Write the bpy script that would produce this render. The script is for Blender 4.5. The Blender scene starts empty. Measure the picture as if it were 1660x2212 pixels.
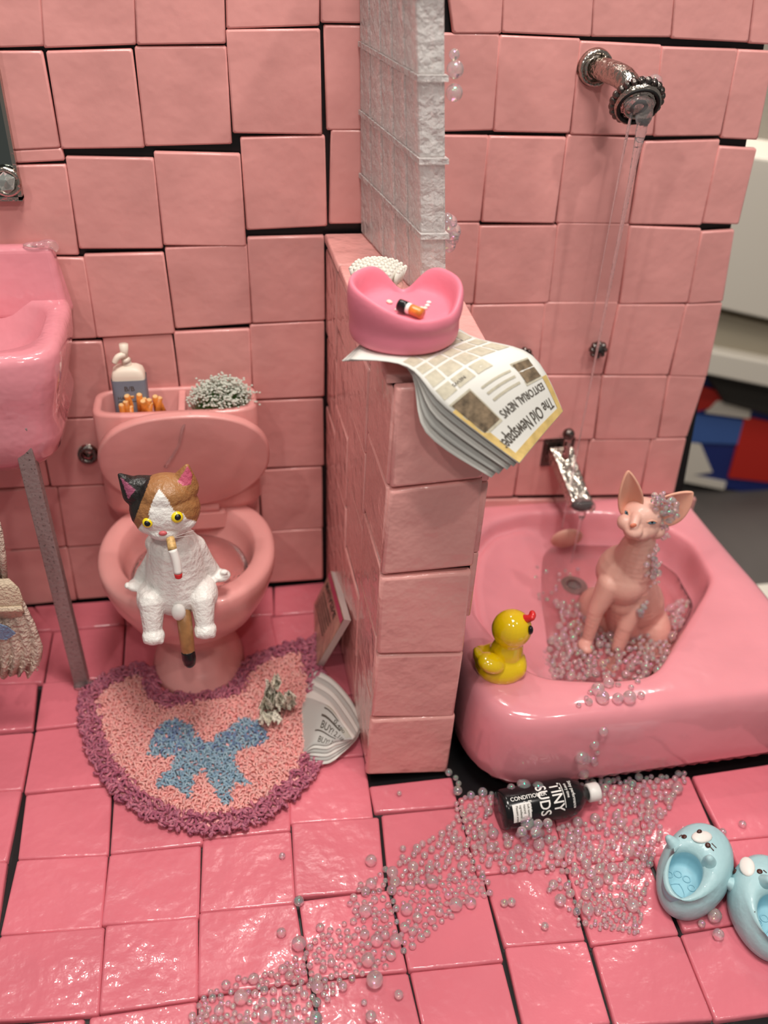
import bpy, bmesh, math, random
import numpy as np
from mathutils import Vector, Matrix, Euler
C = bpy.context.scene.collection
random.seed(7); rng = np.random.default_rng(7)
PI = math.pi
# ------------------------------------------------------------------ camera
FPX = 1985.0
R = np.array([[0.98634974, -0.16037792, 0.03732455],
              [-0.0623486, -0.57354601, -0.81679717],
              [0.15240358, 0.80332054, -0.5757163]])
CAM = np.array([0, -2.2, 1.8252332])
cd = bpy.data.cameras.new('camera'); cam = bpy.data.objects.new('camera', cd); C.objects.link(cam)
m = Matrix.Identity(4)
for i in range(3):
    m[i][0] = R[0][i]; m[i][1] = -R[1][i]; m[i][2] = -R[2][i]; m[i][3] = CAM[i]
cam.matrix_world = m
cd.sensor_fit = 'AUTO'; cd.sensor_width = 36; cd.lens = FPX / 2212 * 36
cd.clip_start = .02; cd.clip_end = 50
cd.dof.use_dof = True; cd.dof.focus_distance = 1.93; cd.dof.aperture_fstop = 1.5
bpy.context.scene.camera = cam
# ------------------------------------------------------------------ world and lights
sc = bpy.context.scene
w = bpy.data.worlds.new('world'); sc.world = w; w.use_nodes = True
w.node_tree.nodes['Background'].inputs[0].default_value = (1.0, .93, .87, 1)
w.node_tree.nodes['Background'].inputs[1].default_value = .20
def area(name, loc, target, size, power, col=(1, .93, .86), shape='DISK'):
    l = bpy.data.lights.new(name, 'AREA'); l.shape = shape; l.size = size; l.energy = power; l.color = col
    o = bpy.data.objects.new(name, l); C.objects.link(o); o.location = loc
    o.rotation_euler = (Vector(target) - Vector(loc)).to_track_quat('-Z', 'Y').to_euler(); return o
area('ceiling_panel_light', (.35, -1.25, 4.6), (.35, -.4, .4), 1.1, 114)
area('ceiling_spot_light', (-1.5, -2.6, 4.2), (0, -.5, .3), .16, 26)
area('ceiling_spot_light', (1.9, -2.4, 4.2), (.6, -.5, .3), .16, 30)
area('ceiling_spot_light', (.3, .9, 4.4), (.4, -.9, .0), .14, 22)
area('ceiling_spot_light', (-.9, .5, 4.0), (0, -.8, .0), .12, 12)
area('ceiling_spot_light', (.2, -3.6, 4.0), (.3, -.2, .6), .2, 26)
area('shop_back_light', (2.2, 1.4, 3.4), (2.0, 3.2, .6), .8, 60)
sc.view_settings.view_transform = 'Standard'; sc.view_settings.look = 'None'
sc.view_settings.exposure = 0; sc.view_settings.gamma = 1; sc.view_settings.use_curve_mapping = False
# ------------------------------------------------------------------ projection helpers
def ray(px, py): return R.T @ np.array([px - 830., py - 1106., FPX])
def at_y(px, py, y=0.): r = ray(px, py); return Vector(CAM + (y - CAM[1]) / r[1] * r)
def at_z(px, py, z=0.): r = ray(px, py); return Vector(CAM + (z - CAM[2]) / r[2] * r)
def at_x(px, py, x=0.): r = ray(px, py); return Vector(CAM + (x - CAM[0]) / r[0] * r)
def mpp(p): return float(R[2] @ (np.array(p) - CAM)) / FPX     # metres per pixel at a point
# ------------------------------------------------------------------ materials
def mat(name, col, rough=.4, metal=0., bump=0., bscale=20., vary=0., vscale=6., coat=0., trans=0., ior=1.45,
        film=0., attr=None, detail=3., sss=0., bump2=0., b2scale=150., alpha=1., spec=.5, speck=0., obj_rand=0.):
    mt = bpy.data.materials.new(name); mt.use_nodes = True; nt = mt.node_tree; N = nt.nodes; L = nt.links
    b = N['Principled BSDF']; I = b.inputs
    I['Base Color'].default_value = (*col, 1); I['Roughness'].default_value = rough; I['Metallic'].default_value = metal
    I['Transmission Weight'].default_value = trans; I['IOR'].default_value = ior; I['Coat Weight'].default_value = coat
    I['Coat Roughness'].default_value = .04; I['Alpha'].default_value = alpha; I['Specular IOR Level'].default_value = spec
    if sss: I['Subsurface Weight'].default_value = sss; I['Subsurface Radius'].default_value = (.02, .008, .006); I['Subsurface Scale'].default_value = .5
    geo = N.new('ShaderNodeNewGeometry')
    if film:
        n = N.new('ShaderNodeTexNoise'); n.inputs['Scale'].default_value = 90; L.new(geo.outputs['Position'], n.inputs['Vector'])
        mr = N.new('ShaderNodeMapRange'); mr.inputs['To Min'].default_value = film * .5; mr.inputs['To Max'].default_value = film * 1.6
        L.new(n.outputs['Fac'], mr.inputs['Value']); L.new(mr.outputs[0], I['Thin Film Thickness']); I['Thin Film IOR'].default_value = 1.9
    last = None
    if attr:
        a = N.new('ShaderNodeAttribute'); a.attribute_name = attr; last = a.outputs['Color']
    if vary or obj_rand:
        hs = N.new('ShaderNodeHueSaturation')
        if last: L.new(last, hs.inputs['Color'])
        else: hs.inputs['Color'].default_value = (*col, 1)
        n = N.new('ShaderNodeTexNoise'); n.inputs['Scale'].default_value = vscale; n.inputs['Detail'].default_value = 2
        L.new(geo.outputs['Position'], n.inputs['Vector'])
        mr = N.new('ShaderNodeMapRange'); mr.inputs['From Min'].default_value = .3; mr.inputs['From Max'].default_value = .7
        mr.inputs['To Min'].default_value = 1 - vary; mr.inputs['To Max'].default_value = 1 + vary
        L.new(n.outputs['Fac'], mr.inputs['Value']); out = mr.outputs[0]
        if obj_rand:
            oi = N.new('ShaderNodeObjectInfo'); mr2 = N.new('ShaderNodeMapRange')
            mr2.inputs['To Min'].default_value = 1 - obj_rand; mr2.inputs['To Max'].default_value = 1 + obj_rand
            L.new(oi.outputs['Random'], mr2.inputs['Value']); mu = N.new('ShaderNodeMath'); mu.operation = 'MULTIPLY'
            L.new(out, mu.inputs[0]); L.new(mr2.outputs[0], mu.inputs[1]); out = mu.outputs[0]
        L.new(out, hs.inputs['Value']); last = hs.outputs['Color']
    if speck:
        v = N.new('ShaderNodeTexNoise'); v.inputs['Scale'].default_value = 160; v.inputs['Detail'].default_value = 4
        L.new(geo.outputs['Position'], v.inputs['Vector'])
        cr = N.new('ShaderNodeMapRange'); cr.inputs['From Min'].default_value = .3; cr.inputs['From Max'].default_value = .42
        L.new(v.outputs['Fac'], cr.inputs['Value'])
        mx = N.new('ShaderNodeMix'); mx.data_type = 'RGBA'; L.new(cr.outputs[0], mx.inputs[0])
        mx.inputs[6].default_value = (col[0] * speck, col[1] * speck, col[2] * speck, 1)
        if last: L.new(last, mx.inputs[7])
        else: mx.inputs[7].default_value = (*col, 1)
        last = mx.outputs[2]
    if last: L.new(last, I['Base Color'])
    prev = None
    for s, sca, dist in ((bump, bscale, .02), (bump2, b2scale, .004)):
        if s:
            n = N.new('ShaderNodeTexNoise'); n.inputs['Scale'].default_value = sca; n.inputs['Detail'].default_value = detail
            L.new(geo.outputs['Position'], n.inputs['Vector'])
            bp = N.new('ShaderNodeBump'); bp.inputs['Strength'].default_value = s; bp.inputs['Distance'].default_value = dist
            L.new(n.outputs['Fac'], bp.inputs['Height'])
            if prev: L.new(prev, bp.inputs['Normal'])
            prev = bp.outputs[0]
    if prev: L.new(prev, I['Normal']); L.new(prev, I['Coat Normal'])
    return mt
M = {}
M['wall_tile'] = mat('wall_tile_clay', (.72, .33, .31), .3, bump=.3, bscale=9, vary=.07, vscale=7, coat=.25, obj_rand=.05, bump2=.1, b2scale=60)
M['floor_tile'] = mat('floor_tile_clay', (.70, .178, .225), .24, bump=.30, bscale=13, vary=.05, vscale=5, coat=.6, obj_rand=.05, bump2=.25, b2scale=60, detail=2)
M['part_tile'] = mat('partition_tile_clay', (.84, .40, .37), .24, bump=.4, bscale=16, vary=.07, coat=.5, obj_rand=.04)
M['grout'] = mat('black_board', (.006, .006, .007), .35)
M['tub'] = mat('tub_pink_gloss', (.80, .30, .345), .16, bump=.15, bscale=9, vary=.05, coat=.8, sss=.1)
M['toilet'] = mat('toilet_pink_clay', (.76, .34, .32), .3, bump=.12, bscale=12, vary=.05, coat=.3)
M['sink'] = mat('sink_pink_clay', (.78, .29, .34), .18, bump=.35, bscale=11, vary=.06, coat=.8)
M['ash'] = mat('ashtray_pink_clay', (.80, .22, .30), .45, bump=.12, bscale=20)
M['chrome'] = mat('chrome', (.50, .45, .40), .14, 1., bump=.3, bscale=70)
M['darkchrome'] = mat('dark_chrome', (.16, .14, .13), .22, 1., bump=.4, bscale=90)
M['black'] = mat('black_gloss', (.008, .008, .009), .18)
M['blackhole'] = mat('black_hole', (.004, .004, .004), .6)
M['leg'] = mat('speckled_metal', (.33, .25, .245), .5, .25, bump=.12, bscale=90, speck=.25)
M['glassblock'] = mat('frosted_acrylic', (1., .97, .95), .10, trans=.56, ior=1.25, bump=.6, bscale=45, bump2=.3, b2scale=120)
M['gel'] = mat('clear_gel', (.97, .96, .97), .05, trans=.93, ior=1.33, bump=.25, bscale=60)
M['water'] = mat('clear_water', (1, .90, .90), .03, trans=1., ior=1.2, bump=.15, bscale=28)
M['bead'] = mat('iridescent_bead', (1., .96, .97), .02, trans=.85, ior=1.22, film=460)
M['white'] = mat('white_plastic', (.85, .83, .79), .35)
M['cream'] = mat('cream_plastic', (.82, .73, .61), .4)
M['bluegrey'] = mat('slate_label', (.21, .25, .31), .5)
M['orange'] = mat('amber_stick', (.62, .20, .03), .3, vary=.3, vscale=60, coat=.5)
M['stickend'] = mat('pale_cut_end', (.80, .50, .22), .5)
M['green'] = mat('plant_green', (.10, .22, .06), .7)
M['flower'] = mat('plant_white', (.62, .66, .58), .8)
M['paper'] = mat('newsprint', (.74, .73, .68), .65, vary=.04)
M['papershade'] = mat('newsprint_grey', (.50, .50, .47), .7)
M['ink'] = mat('ink', (.09, .075, .06), .6)
M['tan'] = mat('faded_print', (.52, .48, .37), .7, vary=.12, vscale=90)
M['gold'] = mat('yellow_border_print', (.66, .47, .17), .65, vary=.18, vscale=40)
M['brownphoto'] = mat('brown_print', (.18, .13, .08), .7, vary=.5, vscale=70)
M['duck'] = mat('duck_yellow', (.87, .60, .005), .1, coat=1., sss=.1)
M['red'] = mat('red_paint', (.72, .03, .03), .2, coat=.5)
M['slipper'] = mat('slipper_blue', (.40, .62, .66), .42, bump=.2, bscale=25, coat=.15)
M['slipper_in'] = mat('slipper_lining_blue', (.30, .58, .68), .45)
M['slipper_white'] = mat('slipper_white', (.83, .80, .76), .4)
M['brown'] = mat('dark_brown_paint', (.07, .02, .015), .3)
M['yarn'] = mat('yarn', (.8, .4, .4), .7, attr='Col', bump=.3, bscale=260, sss=.35)
M['rugbase'] = mat('rug_backing', (.95, .46, .44), .9)
M['cat'] = mat('painted_cat', (.8, .8, .8), .42, attr='Col', bump=.30, bscale=70, bump2=.35, b2scale=150, coat=.2)
M['sphynx'] = mat('sphynx_skin', (.8, .5, .45), .42, attr='Col', bump=.08, bscale=38, sss=.1, coat=.1)
M['lace'] = mat('lace', (.72, .56, .46), .9, bump=.9, bscale=110, vary=.12, vscale=60)
M['lacerib'] = mat('woven_ribbon', (.75, .60, .44), .8, bump=.6, bscale=160)
M['satin'] = mat('blue_satin', (.19, .29, .45), .3, bump=.5, bscale=150)
M['mirror'] = mat('mirror_glass', (.22, .26, .25), .03, 1.)
M['crystal'] = mat('crystal', (.9, .95, .9), .02, trans=.8, ior=1.6)
M['shopwhite'] = mat('shop_white_laminate', (.82, .76, .66), .5)
M['shopgrey'] = mat('shop_grey_table', (.13, .115, .105), .6, vary=.1, vscale=3)
M['shopdark'] = mat('shop_dark_slot', (.04, .035, .03), .6)
M['shopblue'] = mat('shop_blue', (.06, .14, .42), .5)
M['shopnavy'] = mat('shop_navy', (.015, .03, .18), .5)
M['shopred'] = mat('shop_red', (.60, .025, .015), .5)
M['soap'] = mat('pale_soap', (.70, .38, .30), .4)
M['drain'] = mat('drain_metal', (.32, .25, .23), .35, .7)
M['pinknose'] = mat('pink_nose', (.62, .13, .14), .4)
M['yellow'] = mat('yellow_eye', (.86, .68, .01), .15, coat=1.)
M['cigwhite'] = mat('cigarette_paper', (.85, .82, .78), .5)
M['cigtan'] = mat('cigarette_filter', (.66, .42, .16), .5, vary=.3, vscale=120)
M['teal'] = mat('blue_green_eye', (.09, .20, .25), .15, coat=1.)
M['magenta'] = mat('magenta_band', (.62, .08, .18), .4)
M['offwhite'] = mat('cover_pages', (.62, .55, .52), .6)
M['cover'] = mat('magazine_cover', (.50, .33, .24), .35, vary=.35, vscale=25)
# ------------------------------------------------------------------ object helpers
def link(name, me, material=None, parent=None, smooth=False, loc=None):
    o = bpy.data.objects.new(name, me); C.objects.link(o)
    if material is not None and not me.materials:
        for mm in (material if isinstance(material, (list, tuple)) else [material]): me.materials.append(mm)
    if parent is not None:
        o.parent = parent; o.matrix_parent_inverse = Matrix.Translation(parent.location).inverted()
    if smooth:
        me.polygons.foreach_set('use_smooth', [True] * len(me.polygons))
    return o
def tag(o, label=None, cat=None, group=None, kind=None):
    if label: o['label'] = label
    if cat: o['category'] = cat
    if group: o['group'] = group
    if kind: o['kind'] = kind
    return o
def thing(name, loc, label, cat, group=None):
    o = bpy.data.objects.new(name, None); C.objects.link(o); o.location = loc; o.empty_display_size = .02
    return tag(o, label, cat, group)
def struct(name, loc=(0, 0, 0)):
    o = bpy.data.objects.new(name, None); C.objects.link(o); o.location = loc; o['kind'] = 'structure'; return o
def bmo(name, bm, material, parent=None, smooth=False):
    bmesh.ops.recalc_face_normals(bm, faces=bm.faces[:])
    me = bpy.data.meshes.new(name); bm.to_mesh(me); bm.free(); return link(name, me, material, parent, smooth)
def pyo(name, v, f, material, parent=None, smooth=False, fix=True):
    me = bpy.data.meshes.new(name); me.from_pydata([tuple(x) for x in v], [], f); me.validate()
    if fix:
        bm = bmesh.new(); bm.from_mesh(me); bmesh.ops.recalc_face_normals(bm, faces=bm.faces[:]); bm.to_mesh(me); bm.free()
    return link(name, me, material, parent, smooth)
def finish(o, bevel=0., seg=2, sub=0, solid=0., angle=40, offset=0.):
    """apply modifiers into the mesh"""
    if solid: k = o.modifiers.new('s', 'SOLIDIFY'); k.thickness = solid; k.offset = offset
    if bevel: k = o.modifiers.new('b', 'BEVEL'); k.width = bevel; k.segments = seg; k.limit_method = 'ANGLE'; k.angle_limit = math.radians(angle)
    if sub: k = o.modifiers.new('u', 'SUBSURF'); k.levels = sub; k.render_levels = sub
    dg = bpy.context.evaluated_depsgraph_get(); me = bpy.data.meshes.new_from_object(o.evaluated_get(dg))
    old = o.data; o.modifiers.clear(); o.data = me
    return o
def box(bm, c, s, rot=None):
    mt = Matrix.Translation(c) @ (rot.to_matrix().to_4x4() if rot else Matrix.Identity(4)) @ Matrix.Diagonal((*s, 1))
    return bmesh.ops.create_cube(bm, size=1, matrix=mt)
def hexa(name, p, material, parent=None, bevel=0., seg=2):
    """box from 8 points: 4 bottom, 4 top"""
    f = [(0, 3, 2, 1), (4, 5, 6, 7), (0, 1, 5, 4), (1, 2, 6, 5), (2, 3, 7, 6), (3, 0, 4, 7)]
    o = pyo(name, p, f, material, parent)
    return finish(o, bevel, seg) if bevel else o
def orient(p0, p1):
    d = Vector(p1) - Vector(p0); return d.to_track_quat('Z', 'Y'), d.length
def cone(bm, p0, p1, r0, r1, n=16, caps=True):
    q, L_ = orient(p0, p1)
    mt = Matrix.Translation((Vector(p0) + Vector(p1)) / 2) @ q.to_matrix().to_4x4()
    return bmesh.ops.create_cone(bm, cap_ends=caps, segments=n, radius1=r0, radius2=r1, depth=L_, matrix=mt)
def ball(bm, c, r, rot=None, u=16, v=10):
    r = (r, r, r) if isinstance(r, (int, float)) else r
    mt = Matrix.Translation(c) @ (rot.to_matrix().to_4x4() if rot else Matrix.Identity(4)) @ Matrix.Diagonal((*r, 1))
    return bmesh.ops.create_uvsphere(bm, u_segments=u, v_segments=v, radius=1, matrix=mt)
def tube(name, pts, rad, material, parent=None, n=10, smooth=True, fine=4):
    """swept tube through points, catmull-rom refined"""
    P = [Vector(p) for p in pts]; rr = rad if isinstance(rad, (list, tuple)) else [rad] * len(P)
    Q, RR = [], []
    for i in range(len(P) - 1):
        p0 = P[max(i - 1, 0)]; p1 = P[i]; p2 = P[i + 1]; p3 = P[min(i + 2, len(P) - 1)]
        for k in range(fine):
            t = k / fine
            Q.append(.5 * ((2 * p1) + (p2 - p0) * t + (2 * p0 - 5 * p1 + 4 * p2 - p3) * t * t + (3 * p1 - p0 - 3 * p2 + p3) * t ** 3))
            RR.append(rr[i] * (1 - t) + rr[i + 1] * t)
    Q.append(P[-1]); RR.append(rr[-1])
    v, f = [], []; up = Vector((.13, .21, 1)).normalized(); prev = None
    for i, q in enumerate(Q):
        d = (Q[min(i + 1, len(Q) - 1)] - Q[max(i - 1, 0)]).normalized()
        a = (prev - d * prev.dot(d)).normalized() if prev else (d.cross(up).normalized() if d.cross(up).length > .05 else d.orthogonal().normalized())
        prev = a; b = d.cross(a)
        for k in range(n):
            th = 2 * PI * k / n; v.append(q + RR[i] * (a * math.cos(th) + b * math.sin(th)))
    for i in range(len(Q) - 1):
        for k in range(n):
            f.append((i * n + k, i * n + (k + 1) % n, (i + 1) * n + (k + 1) % n, (i + 1) * n + k))
    f.append(tuple(range(n))[::-1]); f.append(tuple(range((len(Q) - 1) * n, len(Q) * n)))
    return pyo(name, v, f, material, parent, smooth)
def loft(name, rings, material, parent=None, cap0=True, cap1=True, smooth=True, sub=0):
    n = len(rings[0]); v = [p for r_ in rings for p in r_]; f = []
    for i in range(len(rings) - 1):
        for k in range(n):
            f.append((i * n + k, i * n + (k + 1) % n, (i + 1) * n + (k + 1) % n, (i + 1) * n + k))
    if cap0: f.append(tuple(range(n))[::-1])
    if cap1: f.append(tuple(range((len(rings) - 1) * n, len(rings) * n)))
    o = pyo(name, v, f, material, parent, smooth)
    if sub: finish(o, sub=sub)
    return o
def ering(c, rx, ry, z, n=40, e=2.0, fn=None):
    out = []
    for k in range(n):
        a = 2 * PI * k / n; ca, sa = math.cos(a), math.sin(a)
        x = math.copysign(abs(ca) ** (2 / e), ca); y = math.copysign(abs(sa) ** (2 / e), sa)
        out.append(Vector((c[0] + rx * x, c[1] + ry * y, z + (fn(a) if fn else 0))))
    return out
def blob(name, parts, material, parent=None, voxel=.004, smooth=6, color=None, post=None):
    """one continuous organic surface from overlapping ellipsoids and tapered limbs"""
    bm = bmesh.new()
    for p in parts:
        if p[0] == 'e': ball(bm, p[1], p[2], p[3] if len(p) > 3 else None, 20, 14)
        else:
            _, a, b, r0, r1 = p; ball(bm, a, r0); ball(bm, b, r1); a = Vector(a); b = Vector(b)
            st = 8
            for i in range(1, st): ball(bm, a.lerp(b, i / st), r0 + (r1 - r0) * i / st)
    me = bpy.data.meshes.new('tmp'); bm.to_mesh(me); bm.free(); o = bpy.data.objects.new('tmp', me); C.objects.link(o)
    k = o.modifiers.new('r', 'REMESH'); k.mode = 'VOXEL'; k.voxel_size = voxel
    k = o.modifiers.new('s', 'SMOOTH'); k.factor = .5; k.iterations = smooth
    dg = bpy.context.evaluated_depsgraph_get(); me2 = bpy.data.meshes.new_from_object(o.evaluated_get(dg))
    bpy.data.objects.remove(o); bpy.data.meshes.remove(me); me2.name = name
    if post:
        for v in me2.vertices: v.co = post(v.co, v.normal)
    if color:
        at = me2.color_attributes.new('Col', 'FLOAT_COLOR', 'POINT')
        buf = []
        for v in me2.vertices: buf.extend((*color(v.co, v.normal), 1.))
        at.data.foreach_set('color', buf)
    return link(name, me2, material, parent, True)
from mathutils.bvhtree import BVHTree
_bv = {}
def hit(o, px, py):
    """nearest point and normal of an object's surface on the sight line through a photo point"""
    if o.name not in _bv:
        mo_ = o.parent.location if False else Vector(); _bv[o.name] = BVHTree.FromPolygons([v.co for v in o.data.vertices], [p.vertices for p in o.data.polygons])
    d = Vector(ray(px, py)).normalized(); l_, n_, _, _ = _bv[o.name].ray_cast(Vector(CAM), d)
    if l_ is None: l_, n_, _, _ = _bv[o.name].find_nearest(Vector(CAM) + d * 1.9)
    if n_.dot(d) > 0: n_ = -n_
    return l_, n_
def inpoly(x, y, poly):
    c = False; j = len(poly) - 1
    for i in range(len(poly)):
        xi, yi = poly[i]; xj, yj = poly[j]
        if (yi > y) != (yj > y) and x < (xj - xi) * (y - yi) / (yj - yi) + xi: c = not c
        j = i
    return c
def pdist(x, y, poly):
    d = 1e9
    for i in range(len(poly)):
        ax, ay = poly[i]; bx, by = poly[(i + 1) % len(poly)]
        t = max(0, min(1, ((x - ax) * (bx - ax) + (y - ay) * (by - ay)) / ((bx - ax) ** 2 + (by - ay) ** 2 + 1e-12)))
        d = min(d, math.hypot(x - ax - t * (bx - ax), y - ay - t * (by - ay)))
    return d
def text2d(s, size, align='LEFT', bold=.012):
    cu = bpy.data.curves.new('t', 'FONT'); cu.body = s; cu.size = size; cu.align_x = align; cu.resolution_u = 3; cu.offset = size * bold
    o = bpy.data.objects.new('t', cu); C.objects.link(o); dg = bpy.context.evaluated_depsgraph_get()
    me = bpy.data.meshes.new_from_object(o.evaluated_get(dg)); v = [x.co.copy() for x in me.vertices]; f = [tuple(p.vertices) for p in me.polygons]
    bpy.data.objects.remove(o); bpy.data.curves.remove(cu); return v, f
def printed(name, items, mapping, material, parent):
    """flat print: texts and rectangles in page coordinates, laid on a surface by mapping(u, v)"""
    V, F = [], []
    for it in items:
        if it[0] == 'text':
            _, s, x, y, size, ang, sx = it; v, f = text2d(s, size)
            ca, sa = math.cos(ang), math.sin(ang); b = len(V)
            V += [mapping(x + p.x * sx * ca - p.y * sa, y + p.x * sx * sa + p.y * ca) for p in v]; F += [tuple(b + i for i in q) for q in f]
        else:
            _, x0, y0, x1, y1 = it; nx = max(1, int(abs(x1 - x0) / .06)); ny = max(1, int(abs(y1 - y0) / .06)); b = len(V)
            for j in range(ny + 1):
                for i in range(nx + 1): V.append(mapping(x0 + (x1 - x0) * i / nx, y0 + (y1 - y0) * j / ny))
            for j in range(ny):
                for i in range(nx):
                    a = b + j * (nx + 1) + i; F.append((a, a + 1, a + nx + 2, a + nx + 1))
    return pyo(name, V, F, material, parent, fix=False)
# ------------------------------------------------------------------ tiles
def tile(quad, nrm, thick, parent, material, proud=0., bev=.0045, name='tile', grow=.0028):
    """one clay tile; quad = 4 corner points on its front face, thickness goes back along -nrm"""
    nrm = Vector(nrm); q = [Vector(p) + nrm * proud for p in quad]; c = sum(q, Vector()) / 4
    q = [p + (p - c).normalized() * grow for p in q]
    def ring(inset, back, cut):
        out = []
        for i in range(4):
            p = q[i]; a = q[i - 1]; b = q[(i + 1) % 4]
            da = (a - p).normalized(); db = (b - p).normalized(); pp = p + (da + db) * inset - nrm * back
            out += [pp + da * cut, pp + db * cut]
        return out
    r = [ring(0, thick, .003), ring(0, bev, .003), ring(bev * .3, bev * .25, .0035), ring(bev, 0, .004)]
    # gentle unevenness, pieces are hand cut
    v = [p for x in r for p in x]; f = []
    for i in range(3):
        for k in range(8): f.append((i * 8 + k, i * 8 + (k + 1) % 8, (i + 1) * 8 + (k + 1) % 8, (i + 1) * 8 + k))
    f.append(tuple(range(24, 32)))
    me = bpy.data.meshes.new(name); base = parent.location
    me.from_pydata([tuple(p - c) for p in v], [], f)
    bm = bmesh.new(); bm.from_mesh(me); bmesh.ops.recalc_face_normals(bm, faces=bm.faces[:])
    bm.faces.ensure_lookup_table()
    top = max(bm.faces, key=lambda ff: len(ff.verts))
    if top.normal.dot(nrm) < 0: bmesh.ops.reverse_faces(bm, faces=bm.faces[:])
    for ff in bm.faces:
        ff.smooth = len(ff.verts) == 4
    bm.to_mesh(me); bm.free(); me.materials.append(material)
    o = bpy.data.objects.new(name, me); C.objects.link(o); o.location = c - base; o.parent = parent
    return o
def S(ox, oy, s, *qs): return [[(ox + x / s, oy + y / s) for x, y in q] for q in qs]
WALLQ = []
WALLQ += S(0, 0, 2,
  [(-120,-200),(155,-200),(188,195),(-100,205)], [(165,-200),(570,-200),(585,190),(192,205)], [(578,-200),(960,-200),(972,185),(595,190)],
  [(975,-250),(1378,-250),(1378,108),(982,122)], [(1388,-250),(1800,-250),(1800,100),(1390,95)],
  [(-150,225),(180,225),(258,635),(-130,655)], [(-100,658),(262,640),(275,695),(-90,715)],
  [(203,225),(568,215),(622,635),(268,640)], [(585,205),(975,203),(1000,620),(628,630)], [(980,132),(1380,128),(1390,578),(1010,572)],
  [(1403,112),(1800,120),(1790,555),(1415,560)],
  [(-150,722),(282,715),(338,1100),(-100,1100)], [(287,680),(662,688),(702,1070),(345,1072)], [(668,658),(1035,668),(1062,1060),(710,1055)],
  [(1042,598),(1402,590),(1412,975),(1068,992)], [(1435,565),(1790,570),(1790,960),(1425,965)])
WALLQ += [[(20,555),(181,559),(209,728),(50,735)], [(183,551),(352,547),(377,718),(210,727)], [(358,536),(532,529),(543,697),(380,708)],
  [(536,515),(699,511),(702,690),(546,697)], [(50,742),(219,738),(243,897),(72,902)], [(223,731),(370,722),(392,882),(246,893)],
  [(377,718),(538,711),(545,870),(396,880)], [(541,703),(700,695),(700,855),(548,862)],
  [(552,868),(697,863),(700,1005),(560,1010)], [(400,885),(548,874),(556,1012),(414,1020)], [(248,900),(395,888),(408,1026),(266,1038)],
  [(84,908),(242,902),(258,1042),(112,1048)], [(-60,912),(78,908),(106,1048),(-40,1056)],
  [(-40,1062),(122,1053),(142,1178),(-20,1188)], [(126,1053),(262,1046),(276,1170),(146,1179)], [(268,1044),(412,1034),(422,1156),(282,1168)],
  [(416,1030),(556,1018),(562,1145),(428,1154)], [(562,1018),(695,1010),(697,1140),(568,1148)],
  [(-20,1194),(144,1184),(165,1296),(0,1312)], [(148,1184),(278,1174),(292,1284),(169,1294)], [(284,1172),(426,1160),(434,1274),(298,1284)],
  [(430,1158),(564,1150),(570,1262),(440,1272)], [(570,1150),(695,1143),(697,1250),(576,1258)]]
WALLQ += S(830, 0, 2,
  [(250,-250),(522,-250),(505,140),(300,140)], [(525,-250),(915,-250),(893,155),(512,138)], [(920,-250),(1270,-250),(1238,158),(900,155)],
  [(1275,-250),(1620,-250),(1570,180),(1243,162)], [(1630,-250),(1740,-240),(1712,190),(1575,182)],
  [(100,145),(498,150),(470,560),(100,570)], [(503,155),(845,170),(800,572),(475,565)], [(850,180),(1197,198),(1160,583),(808,578)],
  [(1203,205),(1525,215),(1450,582),(1165,585)], [(1530,218),(1685,225),(1612,600),(1455,592)],
  [(100,585),(452,590),(415,955),(100,955)], [(455,590),(783,595),(735,960),(422,955)], [(795,585),(1110,600),(1055,965),(745,962)],
  [(1130,615),(1450,605),(1370,970),(1062,965)], [(1448,635),(1607,645),(1530,965),(1375,960)],
  [(100,965),(412,965),(385,1310),(100,1310)], [(418,978),(745,975),(710,1305),(390,1312)], [(755,965),(1060,970),(1012,1310),(712,1305)],
  [(1065,978),(1368,990),(1310,1305),(1018,1310)], [(1372,1005),(1512,995),(1462,1298),(1312,1308)])
WALLQ += [[(880,660),(1017,660),(1000,812),(880,815)], [(1022,660),(1175,657),(1160,808),(1005,812)], [(1178,654),(1335,653),(1301,808),(1163,808)],
  [(1338,658),(1480,658),(1443,808),(1306,808)], [(1483,658),(1560,655),(1527,812),(1447,810)],
  [(880,820),(1000,816),(985,948),(880,950)], [(1005,815),(1156,812),(1132,948),(990,950)], [(1160,812),(1298,812),(1281,947),(1136,949)],
  [(1303,812),(1440,812),(1418,946),(1285,947)], [(1446,812),(1525,815),(1484,942),(1422,944)],
  [(985,954),(1126,952),(1108,1070),(970,1075)], [(1131,953),(1272,951),(1252,1068),(1113,1070)], [(1277,950),(1404,949),(1380,1066),(1257,1068)],
  [(1408,949),(1482,947),(1455,1066),(1384,1066)]]
for i in range(4): WALLQ.append([(988 + 142 * i - 12 * i, 1080), (1120 + 140 * i - 12 * i, 1078), (1100 + 138 * i - 14 * i, 1180), (968 + 138 * i - 14 * i, 1182)])
wall = struct('wall_back')
xr0 = at_y(1667, 30, 0).x; 
pr = [at_y(1665, 30, 0), at_y(1464, 1090, 0)]
hexa('backing_board', [(-1.1, .012, -.1), (1.40, .012, -.1), (1.40, .06, -.1), (-1.1, .06, -.1),
                       (-1.1, .012, 1.95), (1.24, .012, 1.95), (1.24, .06, 1.95), (-1.1, .06, 1.95)], M['grout'], wall)
for q in WALLQ:
    tile([at_y(x, y, -.004) for x, y in q], (0, -1, 0), .014, wall, M['wall_tile'], proud=random.uniform(0, .006))
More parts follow.
